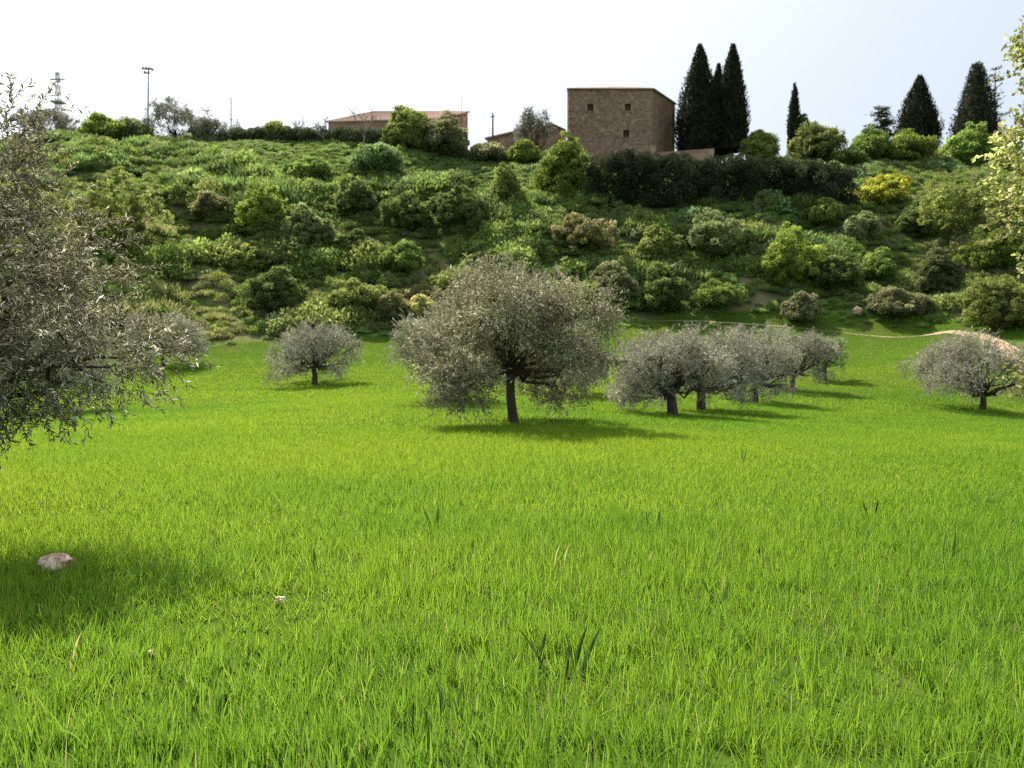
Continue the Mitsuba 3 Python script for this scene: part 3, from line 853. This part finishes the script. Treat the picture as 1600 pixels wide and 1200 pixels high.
def cypress(px, top, w, Y, label, seed, profile=((0, 0.6), (0.12, 0.88), (0.33, 1.0), (0.55, 0.80), (0.75, 0.46), (0.9, 0.19), (1, 0.02)), n=9000, group='dark cypresses on the crest', foot=0.06, lean=0.0, pal=CYP, tilt=0.0):
    r = np.random.default_rng(seed)
    g = on_top(px, Y)
    h = at(px, top, Y)[2] - g[2]
    R = w * Y / FOC / 2 * 0.95
    n = int(n * 1.5)
    key = thing('cypress', label, 'cypress', group)
    t = foot + (1 - foot) * (1 - (1 - r.random(n) * 0.998) ** 0.62)
    a = r.random(n) * 2 * np.pi
    tx, ty = zip(*profile)
    lump = 0.58 + 0.80 * meshkit.fbm(np.stack([np.cos(a) * 2.8, np.sin(a) * 2.8, t * h * 0.33], 1) + seed, 3, 9)
    rad = R * np.interp(t, tx, ty) * lump * np.where(r.random(n) < 0.35, 0.3 + 0.6 * r.random(n), 0.80 + 0.36 * r.random(n) ** 2.5)
    o = np.stack([np.cos(a), np.sin(a), 0 * a], 1)
    pos = g + o * rad[:, None] + np.stack([lean * R * t, 0 * t, h * t], 1)
    lv = Leaves()
    s = 0.34 * (0.6 + 0.8 * r.random(n)) * (1.05 - 0.45 * t)
    up = unit(o * 0.45 + rand_dirs(n, r) * 0.35 + [0, 0, 1.0 - tilt])
    k = (meshkit.noise(np.stack([np.cos(a) * 2.5, np.sin(a) * 2.5, t * h * 0.7], 1) + seed * 2, 3))[:, None]
    lv.add(pos, up, unit(o + rand_dirs(n, r) * 0.5), s * 1.5, s * 0.6, tone(r, n, pal, 0.2) * (0.7 + 0.8 * k))
    m, c = lv.build()
    ci = np.linspace(foot + 0.01, 0.985, 26)
    aa = np.linspace(0, 2 * np.pi, 17)[:-1]
    A_, T_ = np.meshgrid(aa, ci)
    rr_ = R * np.interp(T_, tx, ty) * (0.40 + 0.46 * meshkit.fbm(np.stack([np.cos(A_) * 2.8, np.sin(A_) * 2.8, T_ * h * 0.33], -1) + seed, 3, 9))
    cv = np.stack([g[0] + rr_ * np.cos(A_) + lean * R * T_, g[1] + rr_ * np.sin(A_), g[2] + h * T_], -1).reshape(-1, 3)
    ii, jj = np.meshgrid(np.arange(25), np.arange(16), indexing='ij')
    qd = np.stack([ii * 16 + jj, ii * 16 + (jj + 1) % 16, (ii + 1) * 16 + (jj + 1) % 16, (ii + 1) * 16 + jj], -1).reshape(-1, 4)
    qd = np.vstack([qd[:, [0, 1, 2]], qd[:, [0, 2, 3]]])
    m = (np.vstack([m[0], cv]), np.vstack([m[1], qd + len(m[0])]))
    c = np.vstack([c, np.tile(np.mean(pal, 0), (len(cv), 1))])
    part(key, 'crown', m, 'mat_dark_leaf', color=c)
    part(key, 'trunk', Tubes().add([g - [0, 0, 0.3], g + [0, 0, h * 0.3], g + [0, 0, h * 0.8]], [0.28, 0.22, 0.05], 7).build(), 'mat_bark', smooth=True)


cypress(1092, 66, 72, 106, 'broad tall cypress beside the stone tower, first of the cluster of three', 701, n=12000, foot=0.03)
cypress(1143, 66, 46, 105, 'slim tall cypress at the outer end of the cluster beside the stone tower', 702, n=10000, foot=0.09, profile=((0, 0.4), (0.1, 0.9), (0.35, 1.0), (0.6, 0.84), (0.8, 0.5), (0.92, 0.22), (1, 0.02)))
cypress(1121, 98, 44, 108, 'shorter cypress squeezed between the two tall ones beside the tower', 703, n=7000, foot=0.05)
cypress(1240, 129, 18, 112, 'single very thin cypress on the crest between the tower group and the conifers', 704, n=3000, profile=((0, 0.4), (0.2, 0.9), (0.5, 1.0), (0.8, 0.55), (1, 0.02)))
cypress(1434, 116, 62, 110, 'wide pointed cypress beside the dark cedar on the crest', 705, n=9000, profile=((0, 0.5), (0.15, 0.8), (0.4, 1.0), (0.6, 0.8), (0.8, 0.42), (0.93, 0.16), (1, 0.02)), foot=0.1)
cypress(1523, 97, 66, 108, 'tall conical dark conifer with blunt top beside the bare branched tree', 706, n=9000, profile=((0, 0.7), (0.1, 1.0), (0.35, 0.9), (0.6, 0.68), (0.8, 0.45), (0.94, 0.28), (1, 0.12)), pal=CYP * 1.5, tilt=0.5)


def tiered(px, top, w, Y, label, seed, name, leafy, n_tier=11, pal=CYP):
    """A conifer of level spreading branches: a cedar, or one that is almost bare."""
    r = np.random.default_rng(seed)
    g = on_top(px, Y)
    h = at(px, top, Y)[2] - g[2]
    R = w * Y / FOC / 2
    key = thing(name, label, 'conifer')
    tb, lv = Tubes(), Leaves()
    tr = Tubes().add(bend(g - [0, 0, 0.3], g + [0, 0, h], r, 0.02, 8), np.linspace(0.22, 0.03, 8), 7)
    for i in range(n_tier):
        t = 0.25 + 0.73 * i / (n_tier - 1)
        for b in range(6):
            a = r.random() * 6.283
            ln = R * (1.08 - 0.85 * (t - 0.25) / 0.75) * (0.7 + 0.5 * r.random())
            p0 = g + [0, 0, h * (t + r.normal() * 0.01)]
            p1 = p0 + [ln * math.cos(a), ln * math.sin(a), ln * (0.12 + r.normal() * 0.1)]
            path = bend(p0, p1, r, 0.07, 6, sag=0.06)
            part(key, 'bough', Tubes().add(path, np.linspace(0.08, 0.03, 6), 4).build(), 'mat_bark', smooth=True)
            n = int(leafy * ln / R * 60)
            if n:
                tt_ = r.random(n) ** 0.6
                b0 = np.stack([np.interp(tt_, np.linspace(0, 1, 6), path[:, k]) for k in range(3)], 1)
                lv.add(b0 + r.normal(0, 1, (n, 3)) * [0.22, 0.22, 0.09], rand_dirs(n, r) * [1, 1, 0.4], unit(rand_dirs(n, r) * 0.5 + [0, 0, 1]), 0.34, 0.2, tone(r, n, pal, 0.25))
    part(key, 'trunk', tr.build(), 'mat_bark', smooth=True)
    m, c = lv.build()
    part(key, 'crown', m, 'mat_dark_leaf', color=c)


tiered(1376, 168, 66, 108, 'dark spreading cedar just left of the wide pointed cypress', 720, 'cedar', 1.6, pal=CYP * 1.8)
tiered(1552, 104, 56, 111, 'thin almost bare conifer with level branches behind the blunt conical one', 721, 'bare_conifer', 0.22, n_tier=13)

TOP = 'leafy bushes on the crest'
C = [
    (1190, 244, 64, 42, 103, OLV, 'olive green bush on the crest between the tall cypresses and the thin cypress', 'bush', 'bush'),
    (1275, 252, 90, 66, 102, OLV * 0.75 + 0.01, 'large brownish green bush on the crest right of the thin cypress', 'bush', 'bush'),
    (1256, 210, 34, 36, 112, DARK, 'small dark tree top behind the large brownish bush', 'bush', 'bush'),
    (1360, 256, 62, 58, 101, GREEN, 'mid green bush on the crest under the cedar', 'bush', 'bush'),
    (1415, 262, 86, 66, 100, LIME * 0.8, 'light green bush on the crest in front of the wide pointed cypress', 'bush', 'bush'),
    (1518, 272, 92, 88, 99, GREEN * 1.2, 'tall fresh green bush in front of the blunt conical conifer', 'bush', 'bush'),
    (1475, 285, 80, 40, 97, BLUE * 0.9, 'bluish green bush low between the light and the fresh green bushes', 'bush', 'bush'),
    (1330, 265, 60, 34, 99, DARK, 'dull dark bush behind the right part of the tall hedge', 'bush', 'bush'),
    (1570, 290, 70, 50, 95, OLV, 'olive green bush below the bare conifer', 'bush', 'bush'),
    (636, 228, 86, 70, 98, OLV, 'weeping green tree hiding the middle of the long house', 'leafy_tree', 'tree'),
    (692, 233, 90, 62, 97.5, MAUVE, 'grey brown twiggy tree before the end wall of the long house', 'leafy_tree', 'tree'),
    (883, 340, 112, 146, 88, LIME * 0.72, 'tall light green tree growing before the lower left of the tower', 'leafy_tree', 'tree'),
    (820, 250, 50, 30, 96, LIME * 0.8, 'yellowish bush in front of the low house', 'bush', 'bush'),
    (762, 248, 70, 22, 97, MAUVE, 'brown scrub on the crest below the utility pole', 'bush', 'bush'),
    (164, 214, 74, 36, 93, LIME * 0.9, 'bright leafy bush on the crest between two grey trees', 'bush', 'bush'),
    (205, 214, 50, 30, 95, GREY, 'pale grey bush beside the floodlight mast', 'bush', 'bush'),
    (430, 212, 46, 24, 100, OLV, 'small bush rising above the clipped hedge', 'bush', 'bush'),
]
for i, (px, py, w, h, Y, pal, lab, nm, cat) in enumerate(C):
    shrub(px, py, w, h, pal, lab, 800 + i, name=nm, Y=Y, cat=cat, group=TOP if nm == 'bush' else None, lump=0.5, loose=0.3)
GO = 'grey olive trees on the crest'
for px, Y, w, top, lab, s in [(275, 97, 110, 154, 'wide grey olive on the crest right of the floodlight mast', 901), (75, 93, 90, 166, 'grey olive on the crest below the lattice pylon', 911), (838, 101, 66, 154, 'silvery olive on the crest just left of the stone tower', 921), (330, 99, 70, 184, 'low grey olive at the start of the clipped hedge', 931)]:
    olive(px, 230, Y, w, top, lab, s, fork_h=1.0, twigs=1300, per=12, L=0.20, W=0.065, group=GO, skirt=0.46, drop=0.05, palette=OLIVE * 0.72)

# --- bare trees


def bare_tree(px, Y, top, label, seed, foot=None, spread=0.5, mat='mat_pale_bark', name='bare_tree', r0=0.15):
    r = np.random.default_rng(seed)
    g = on_top(px, Y) if foot is None else hit(px, foot)
    h = at(px, top, g[1])[2] - g[2]
    key = thing(name, label, 'bare tree', 'leafless trees' if foot is None else None)
    tr = Tubes()

    def grow_branch(p, d, ln, rad, depth, tw):
        q = p + d * ln
        tw.add(bend(p, q, r, 0.1, 4), np.linspace(rad, rad * 0.62, 4), 5 if depth < 2 else 3)
        if depth < 4:
            for _ in range(3 if depth else 5):
                own = tw if depth else Tubes()
                grow_branch(p + d * ln * (0.55 + 0.45 * r.random()), unit(d + rand_dirs(1, r)[0] * spread * 1.4 + [0, 0, 0.12]), ln * (0.55 + 0.25 * r.random()), rad * 0.55, depth + 1, own)
                if not depth:
                    part(key, 'branch', own.build(), mat, smooth=True)

    grow_branch(g - [0, 0, 0.2], unit(np.array([r.normal() * 0.1, 0, 1.0])), h * 0.42, r0, 0, tr)
    part(key, 'trunk', tr.build(), mat, smooth=True)


bare_tree(565, 98, 158, 'tallest leafless pale tree before the long house', 941)
bare_tree(510, 98, 178, 'leafless pale tree left of the tallest one before the long house', 942)
bare_tree(468, 99, 176, 'outermost leafless pale tree above the clipped hedge', 943)
bare_tree(610, 97.5, 195, 'short leafless pale tree beside the weeping green tree', 944)
bare_tree(368, 102, 178, 'leafless thin tree at the foot of the thin mast', 945)
bare_tree(1188, 84, 302, 'small dead pale tree in front of the foot of the tall hedge', 946, foot=335, spread=0.8, r0=0.07)

# ------------------------------------------------------------------ buildings
# the stone tower: an irregular four-cornered plan, walls 36.3 m high in scene height
ZB, ZT = 25.0, float(at(887, 140, 104)[2])
A, B, Cc, D = np.array([7.53, 104.0]), np.array([18.65, 104.0]), np.array([23.0, 110.3]), np.array([8.6, 114.0])
key = thing('stone_tower', 'square brown stone tower house with three small windows on the crest', 'building')


def wall_with_holes(p0, p1, z0, z1, holes, thick=0.6):
    """A wall slab from p0 to p1 (plan) with arched openings cut through: holes (along, z, width, height)."""
    import shapely.geometry as sg
    L = np.linalg.norm(p1 - p0)
    poly = sg.box(0, z0, L, z1)
    for u, z, w, h in holes:
        poly = poly.difference(sg.box(u - w / 2, z - h / 2, u + w / 2, z + h * 0.25).union(sg.Point(u, z + h * 0.25).buffer(w / 2).intersection(sg.box(u - w, z + h * 0.2, u + w, z + h * 0.5))))
    m = trimesh.creation.extrude_polygon(poly, thick, engine='earcut')
    d = (p1 - p0) / L
    out = np.array([d[1], -d[0]])
    M = np.eye(4)
    M[:3, 0], M[:3, 1], M[:3, 2] = [d[0], d[1], 0], [0, 0, 1], [-out[0], -out[1], 0]
    M[:3, 3] = [p0[0], p0[1], 0]
    if np.linalg.det(M[:3, :3]) < 0:
        m.invert()
    m.apply_transform(M)
    return m


wins = [at(922.5, 168, 104), at(981, 167.5, 104), at(978.5, 209, 104)]
holes = [(w[0] - A[0], w[2], 0.85, 0.95) for w in wins]
part(key, 'wall', wall_with_holes(A, B, ZB, ZT, holes), 'mat_stone')
part(key, 'wall', wall_with_holes(B, Cc, ZB, ZT, []), 'mat_stone')
part(key, 'wall', wall_with_holes(Cc, D, ZB, ZT, []), 'mat_stone')
part(key, 'wall', wall_with_holes(D, A, ZB, ZT, []), 'mat_stone')
for w in wins:
    for sx in (-1, 1):
        part(key, 'jamb', box(w[0] + sx * 0.53 - 0.1, w[0] + sx * 0.53 + 0.1, 103.97, 104.25, w[2] - 0.475, w[2] + 0.3), 'mat_quoin')
    k = part(key, 'window', box(w[0] - 0.5, w[0] + 0.5, 104.36, 104.44, w[2] - 0.55, w[2] + 0.55), 'mat_shutter')
    part(k, 'sill', box(w[0] - 0.55, w[0] + 0.55, 103.92, 104.3, w[2] - 0.62, w[2] - 0.48), 'mat_stone')
    part(k, 'mullion', box(w[0] - 0.04, w[0] + 0.04, 104.30, 104.357, w[2] - 0.47, w[2] + 0.47), 'mat_wood')
e = 0.28
rp = np.array([[A[0] - e, A[1] - e, ZT], [B[0] + e * 0.6, B[1] - e, ZT], [Cc[0] + e, Cc[1], ZT], [D[0] - e, D[1] + e, ZT]])
apex = np.array([14.9, 107.3, at(969, 135, 107.3)[2]])
apex2 = np.array([15.4, 109.5, apex[2]])
v = np.vstack([rp, rp + [0, 0, 0.14], apex, apex2])
f = [[0, 1, 5], [0, 5, 4], [1, 2, 6], [1, 6, 5], [2, 3, 7], [2, 7, 6], [3, 0, 4], [3, 4, 7], [4, 5, 8], [5, 6, 9], [5, 9, 8], [6, 7, 9], [7, 4, 8], [7, 8, 9], [0, 2, 1], [0, 3, 2]]
rf = part(key, 'roof', (v, np.array(f)), 'mat_roof')
part(key, 'drainpipe', Tubes().add([[A[0] - 0.12, 103.9, ZB], [A[0] - 0.12, 103.9, ZT - 0.05]], 0.07, 6).build(), 'mat_metal', smooth=True)

# the long house with the sloping red roof
FL, FR, BR = np.array([-25.4, 108.0]), np.array([-9.42, 102.0]), np.array([-6.3, 111.6])
BL = np.array([at(585, 174, 111.6)[0], 111.6])
key = thing('long_house', 'long low house with sloping faded red tile roof behind the bare trees', 'building')
zl, zf, zk, zb = float(at(517, 190, 108)[2]), float(at(689, 185, 102)[2]), float(at(731, 175, 111.6)[2]), 24.0


def quad(*p):
    return np.array(p, float), np.array([[0, 1, 2, 3]])


def slab(pts, thick):
    """A closed slab under a flat polygon of 3-D points."""
    p = np.array(pts, float)
    n = len(p)
    v = np.vstack([p, p - [0, 0, thick]])
    f = [[0, i, i + 1] for i in range(1, n - 1)] + [[n, n + i + 1, n + i] for i in range(1, n - 1)]
    for i in range(n):
        j = (i + 1) % n
        f += [[i, i + n, j + n], [i, j + n, j]]
    return v, np.array(f)


two = str
part(key, 'wall', quad([*FL, zb], [*FR, zb], [*FR, zf], [*FL, zl]), two('mat_plaster'))
part(key, 'wall', quad([*FR, zb], [*BR, zb], [*BR, zk], [*FR, zf]), two('mat_plaster'))
part(key, 'wall', quad([*BR, zb], [*BL, zb], [*BL, zk], [*BR, zk]), two('mat_plaster'))
part(key, 'wall', quad([*BL, zb], [*FL, zb], [*FL, zl], [*BL, zk]), two('mat_plaster'))
dF, dR = unit(FR - FL), unit(BR - FR)
# corrugated tile roof
nu = 120
u = np.linspace(-0.012, 1.012, nu * 4 + 1)
wave = 0.05 * np.cos(u * nu * 0.5 * np.pi)
rows = []
for t in (-0.05, 0.5, 1.02):
    p = np.array([*FL, zl]) * (1 - u[:, None]) * (1 - t) + np.array([*FR, zf]) * u[:, None] * (1 - t) + np.array([*BL, zk]) * (1 - u[:, None]) * t + np.array([*BR, zk]) * u[:, None] * t
    p[:, 2] += wave + 0.12
    rows.append(p)
v = np.vstack(rows)
n = len(u)
f = np.array([[i * n + j, i * n + j + 1, (i + 1) * n + j + 1, (i + 1) * n + j] for i in range(2) for j in range(n - 1)])
k = part(key, 'roof', (v, f), two('mat_roof'), smooth=True)
g0, g1 = np.array([*(FL - dR * 0.6), zl - 0.2]), np.array([*(FR - dR * 0.6), zf - 0.2])
part(k, 'gutter', Tubes().add([g0, g1], 0.09, 6).build(), 'mat_pale_bark', smooth=True)
e0 = np.array([*FR, zf]) + [*(dF * 0.25), 0.0]
e1 = np.array([*BR, zk]) + [*(dF * 0.25), 0.0]
part(k, 'verge', Tubes().add([e0, e1], 0.13, 6).build(), 'mat_roof', smooth=True)
for t in (0.55, 0.85):
    q = FR + (BR - FR) * t
    o = np.array([dR[1], -dR[0]])
    c0, c1 = q - dR * 0.45 + o * 0.03, q + dR * 0.45 + o * 0.03
    part(key, 'window', quad([*c0, zf - 2.2], [*c1, zf - 2.2], [*c1, zf - 0.9], [*c0, zf - 0.9]), two('mat_dark'))

# low house between the long house and the tower
key = thing('low_house', 'low house with single sloping roof half hidden by the silvery olive beside the tower', 'building')
p0, p1 = at(762, 218, 106), at(836, 199, 108)
b0, b1 = p0 + [1.5, 6, 0.4], p1 + [1.5, 6, 0.4]
z = 25.0
part(key, 'wall', quad([p0[0], p0[1], z], [p1[0], p1[1], z], p1, p0), two('mat_plaster'))
part(key, 'wall', quad([p1[0], p1[1], z], [b1[0], b1[1], z], b1, p1), two('mat_plaster'))
part(key, 'wall', quad([b0[0], b0[1], z], [p0[0], p0[1], z], p0, b0), two('mat_plaster'))
part(key, 'roof', slab([p0 + [-0.4, -0.3, 0.2], p1 + [0.4, -0.3, 0.2], b1 + [0.4, 0.3, 0.3], b0 + [-0.4, 0.3, 0.3]], 0.22), two('mat_roof'))
key = thing('gabled_shed', 'small gabled outbuilding touching the left side of the tower', 'building')
l, t, rr = at(846, 200, 107), at(860, 193, 107), at(884, 204, 107)
part(key, 'wall', (np.array([[l[0], l[1], 25], [rr[0], rr[1], 25], rr, t, l]), np.array([[0, 1, 2], [0, 2, 3], [0, 3, 4]])), two('mat_plaster'))
for a, b in ((l, t), (t, rr)):
    part(key, 'roof', slab([a + [0, -0.3, 0.1], b + [0, -0.3, 0.1], b + [0, 5, 0.1], a + [0, 5, 0.1]], 0.16), two('mat_roof'))
key = thing('arched_shed', 'small brown barrel roofed shed below the utility pole', 'shed')
c = at(751, 250, 100)
ang = np.linspace(0, np.pi, 14)
prof = np.stack([c[0] + 1.25 * np.cos(ang), np.full(14, c[1]), at(751, 237, 100)[2] + 1.0 * np.sin(ang)], 1)
v = np.vstack([prof, prof + [0, 3.0, 0]])
f = [[i, i + 1, i + 15, i + 14] for i in range(13)]
part(key, 'roof', (v, np.array(f)), two('mat_wood'), smooth=True)
vv = np.vstack([prof[[0]] - [0, 0, 3], prof, prof[[-1]] - [0, 0, 3]])
part(key, 'wall', (vv, np.array([[0, i, i + 1] for i in range(1, 15)])), two('mat_plaster'))

# the pinkish retaining wall under the tower
key = thing('retaining_wall', 'pinkish stone terrace wall at the foot of the tower', 'wall')
w0, w1, w2, w3 = at(990, 228, 99.5), at(1024, 228, 99.5), at(1024, 238, 99.5), at(1116, 232, 99.5)
part(key, 'block', box(w0[0], w1[0], 99.3, 100.1, 24.0, w0[2]), 'mat_plaster')
v, f = slab([[w1[0] + 0.003, 99.5, w2[2]], [w3[0], 99.5, w3[2]], [w3[0], 100.0, w3[2]], [w1[0] + 0.003, 100.0, w2[2]]], 5)
part(key, 'parapet', (v, f), two('mat_plaster'))

# ------------------------------------------------------------------ masts and poles
key = thing('lattice_pylon', 'grey steel lattice pylon with cross arm and platform rising behind the crest', 'pylon')
Y = 150.0
g = at(95, 300, Y)
g[2] = 27.0
zt = at(95, 111, Y)[2]
hw0, hw1 = 7.5 * Y / FOC, 1.8 * Y / FOC
lz = lambda t: (hw0 * (1 - t) + hw1 * t)
for sx in (-1, 1):
    for sy in (-1, 1):
        part(key, 'leg', Tubes().add([[g[0] + sx * hw0, Y + sy * hw0, g[2]], [g[0] + sx * hw1, Y + sy * hw1, zt]], 0.055, 5).build(), 'mat_metal', smooth=True)
br = Tubes()
N = 11
for i in range(N):
    t0_, t1_ = i / N, (i + 1) / N
    za, zc = g[2] + (zt - g[2]) * t0_, g[2] + (zt - g[2]) * t1_
    a_, c_ = lz(t0_), lz(t1_)
    for ax in range(2):
        for s in (-1, 1):
            for q in (-1, 1):
                P = [q * a_, s * a_] if ax == 0 else [s * a_, q * a_]
                Q = [-q * c_, s * c_] if ax == 0 else [s * c_, -q * c_]
                br.add([[g[0] + P[0], Y + P[1], za], [g[0] + Q[0], Y + Q[1], zc]], 0.03, 4)
part(key, 'lattice', br.build(), 'mat_metal', smooth=True)
za = at(95, 124, Y)[2]
part(key, 'cross_arm', box(g[0] - 1.4, g[0] + 1.4, Y - 0.12, Y + 0.12, za - 0.1, za + 0.1), 'mat_metal')
za = at(95, 160, Y)[2]
part(key, 'platform', box(g[0] - 1.05, g[0] + 1.05, Y - 0.9, Y + 0.9, za - 0.14, za + 0.14), 'mat_metal')
za = at(95, 152, Y)[2]
part(key, 'railing', Tubes().add([[g[0] - 1.05, Y - 0.9, za], [g[0] + 1.05, Y - 0.9, za]], 0.04, 4).build(), 'mat_metal')

key = thing('floodlight_mast', 'tall slender floodlight mast with lamps on its top', 'floodlight mast')
Y = 130.0
g = at(230, 300, Y)
g[2] = 27.0
tp = at(232, 108, Y)
part(key, 'pole', Tubes().add([g, (g + tp) / 2, tp], [0.19, 0.16, 0.11], 8).build(), 'mat_metal', smooth=True)
part(key, 'cross_arm', box(tp[0] - 0.85, tp[0] + 0.85, Y - 0.08, Y + 0.08, tp[2] - 0.1, tp[2] + 0.06), 'mat_metal')
part(key, 'cross_arm', box(tp[0] - 0.6, tp[0] + 0.2, Y - 0.08, Y + 0.08, tp[2] - 0.75, tp[2] - 0.62), 'mat_metal')
for dx, dz in ((-0.8, 0.05), (-0.25, 0.05), (0.3, 0.0), (0.75, -0.15), (-0.5, -0.62), (0.1, -0.7)):
    m = trimesh.creation.cone(0.26, 0.34, sections=10)
    m.apply_transform(trimesh.transformations.rotation_matrix(2.2, [1, 0, 0]))
    m.apply_translation([tp[0] + dx, Y - 0.3, tp[2] + dz])
    part(key, 'lamp', m, 'mat_metal')


def pole(px, top, Y, rad, name, label, cat, mat='mat_wood'):
    key = thing(name, label, cat)
    g = at(px, 300, Y)
    g[2] = H(g[0], g[1]) - 0.3
    tp = at(px, top, Y)
    part(key, 'pole', Tubes().add([g, (g + tp) / 2, tp], [rad, rad * 0.9, rad * 0.7], 8).build(), mat, smooth=True)
    return key, tp


key, tp = pole(361, 152, 140, 0.13, 'thin_mast', 'thin grey mast standing behind the bare tree left of the long house', 'mast', 'mat_metal')
part(key, 'step', box(tp[0] - 0.3, tp[0] + 0.3, 139.9, 140.1, tp[2] - 4.0, tp[2] - 3.9), 'mat_metal')
key, tp = pole(721, 152, 109, 0.05, 'antenna_mast', 'thin aerial rod on the end of the long house roof', 'antenna', 'mat_metal')
part(key, 'aerial', Tubes().add([tp - [0.25, 0, 0.2], tp + [0.25, 0, -0.2]], 0.025, 4).build(), 'mat_metal')
key, tp = pole(770, 177, 104, 0.14, 'utility_pole', 'wooden utility pole between the long house and the low house', 'utility pole')
part(key, 'insulator', box(tp[0] - 0.32, tp[0] + 0.32, tp[1] - 0.06, tp[1] + 0.06, tp[2] - 0.5, tp[2] - 0.38), 'mat_metal')
wk = thing('power_line', 'thin sagging wire from the utility pole to the end of the long house', 'wire')
e = np.array([*BR, zk - 0.9])
p = bend(tp - [0.2, 0, 0.4], e, rng, 0, 9, sag=0.05)
part(wk, 'cable', Tubes().add(p, 0.022, 4).build(), 'mat_metal')

# ------------------------------------------------------------------ stones and dark leaf tufts in the meadow


def stone(px, py, w, label, seed, squash=0.62, group=None, name='stone', sink=0.1):
    g = hit(px, py, 2, 90)
    R = w * g[1] / FOC / 2
    m = trimesh.creation.icosphere(subdivisions=3)
    d = np.array(m.vertices)
    k = 0.55 + 0.9 * meshkit.fbm(d * 1.7 + seed * 3.3, 4, 7)
    v = d * k[:, None] * [R * 1.05, R * 0.85, R * squash] + g + [0, 0, R * squash * (1 - sink) ]
    key = thing(name, label, 'rock', group)
    put(key, (v, np.array(m.faces)), 'mat_rock', smooth=30)


stone(88, 897, 46, 'pinkish rounded rock lying in the shadow of the big olive', 1, 0.75, name='rock')
ST = 'small stones scattered in the grass'
for i, (px, py, w, lab) in enumerate([(348, 908, 7, 'small pale stone in the thin grass right of the pinkish rock'), (295, 918, 7, 'tiny stone nearest the shadow edge right of the pinkish rock'), (438, 950, 16, 'flat pale stone farthest right of the pinkish rock'), (236, 1028, 12, 'small whitish stone of the pair in the thin grass in front of the shadow'), (212, 1032, 12, 'small pinkish stone of the pair in the thin grass in front of the shadow'), (1340, 494, 14, 'whitish stone at the slope foot near the track')]):
    stone(px, py, w, lab, 10 + i, 0.9, ST, sink=-0.3)
DT = 'dark strap leaved tufts in the meadow'
STRAP = np.array([0.040, 0.080, 0.022])


def tuft(px, py, Hpx, n, label, seed, fold=0.0):
    """A tuft of broad strap leaves that stand above the grass; each leaf is a part."""
    r = np.random.default_rng(seed)
    g = hit(px, py, 2, 60)
    s = g[1] / FOC
    key = thing('strap_leaf_tuft', label, 'plant', DT)
    for i in range(n):
        h = Hpx * s * (0.66 + 0.35 * r.random()) + 0.08
        dx = (i - (n - 1) / 2) * 0.045 + r.normal() * 0.012
        lean = dx * 1.2 + r.normal() * 0.03
        t = np.linspace(0, 1, 8)
        w = 0.0125 * (1 - t ** 3) + 0.001
        a = r.normal() * 0.5
        zz = h * (t - fold * np.maximum(t - 0.55, 0) ** 1.3 * 3.2)
        c = np.stack([g[0] + dx + lean * t ** 1.6 + fold * 0.13 * np.maximum(t - 0.4, 0), g[1] + 0.03 * t * r.normal(), g[2] + zz - 0.02], 1)
        sd = np.array([math.cos(a), math.sin(a), 0])
        nn = np.array([-math.sin(a), math.cos(a), 0]) * 0.006
        v = np.concatenate([c - sd * w[:, None], c + nn, c + sd * w[:, None]])
        f = []
        for k in range(7):
            f += [[k, 8 + k, 9 + k, k + 1], [8 + k, 16 + k, 17 + k, 9 + k]]
        part(key, 'leaf', (v, np.array(f)), 'mat_leaf', smooth=True, color=np.tile(STRAP * (0.8 + 0.5 * r.random()), (24, 1)))


for i, (px, py, h, n, lab, fo) in enumerate([
    (884, 1058, 66, 4, 'tuft of four upright dark leaves in the middle of the near grass', 0), (848, 1045, 40, 1, 'single leaning dark leaf just left of the four leaved tuft', 0),
    (346, 1128, 56, 2, 'dark leaf bent over into a loop in the near grass', 0.55), (708, 1120, 40, 2, 'small dark tuft near the bottom edge between the loop and the four leaved tuft', 0),
    (1480, 890, 50, 2, 'pair of broad dark leaves spread in a V on the right of the meadow', 0), (1362, 812, 26, 2, 'small dark tuft beyond the V shaped pair', 0),
    (680, 826, 34, 2, 'small dark tuft in the mid meadow in front of the central olive', 0), (1020, 830, 28, 2, 'small dark tuft in the mid meadow right of centre', 0),
    (1162, 722, 18, 2, 'faint dark tuft far out below the olive pair', 0), (660, 1175, 50, 2, 'dark tuft at the very bottom edge left of centre', 0), (490, 892, 26, 1, 'single short dark leaf left of centre in the mid meadow', 0), (1122, 945, 32, 2, 'dark tuft right of the four leaved tuft', 0)]):
    tuft(px, py, h, n, lab, 950 + i, fo)
# dry straw bits
SW = 'dry straw blades in the grass'
for i, (px, py, h, lab) in enumerate([(880, 893, 24, 'pale dry blade sticking out of the mid meadow grass'), (865, 895, 22, 'brownish dry blade beside the pale one'), (115, 1035, 20, 'arched whitish dry blade in front of the shadow')]):
    g = hit(px, py, 2, 60)
    t = np.linspace(0, 1, 6)
    hh = h * g[1] / FOC + 0.1
    c = np.stack([g[0] + 0.05 * t ** 2, g[1] + 0 * t, g[2] + hh * t], 1)
    v = np.concatenate([c - [0.007, 0, 0] * (1 - t[:, None] ** 2), c + [0.007, 0.002, 0] * (1 - t[:, None] ** 2)])
    key = thing('dry_blade', lab, 'straw', SW)
    put(key, (v, np.array([[k, k + 6, k + 7, k + 1] for k in range(5)])), 'mat_leaf', smooth=True, color=np.tile([0.55, 0.46, 0.25], (12, 1)))
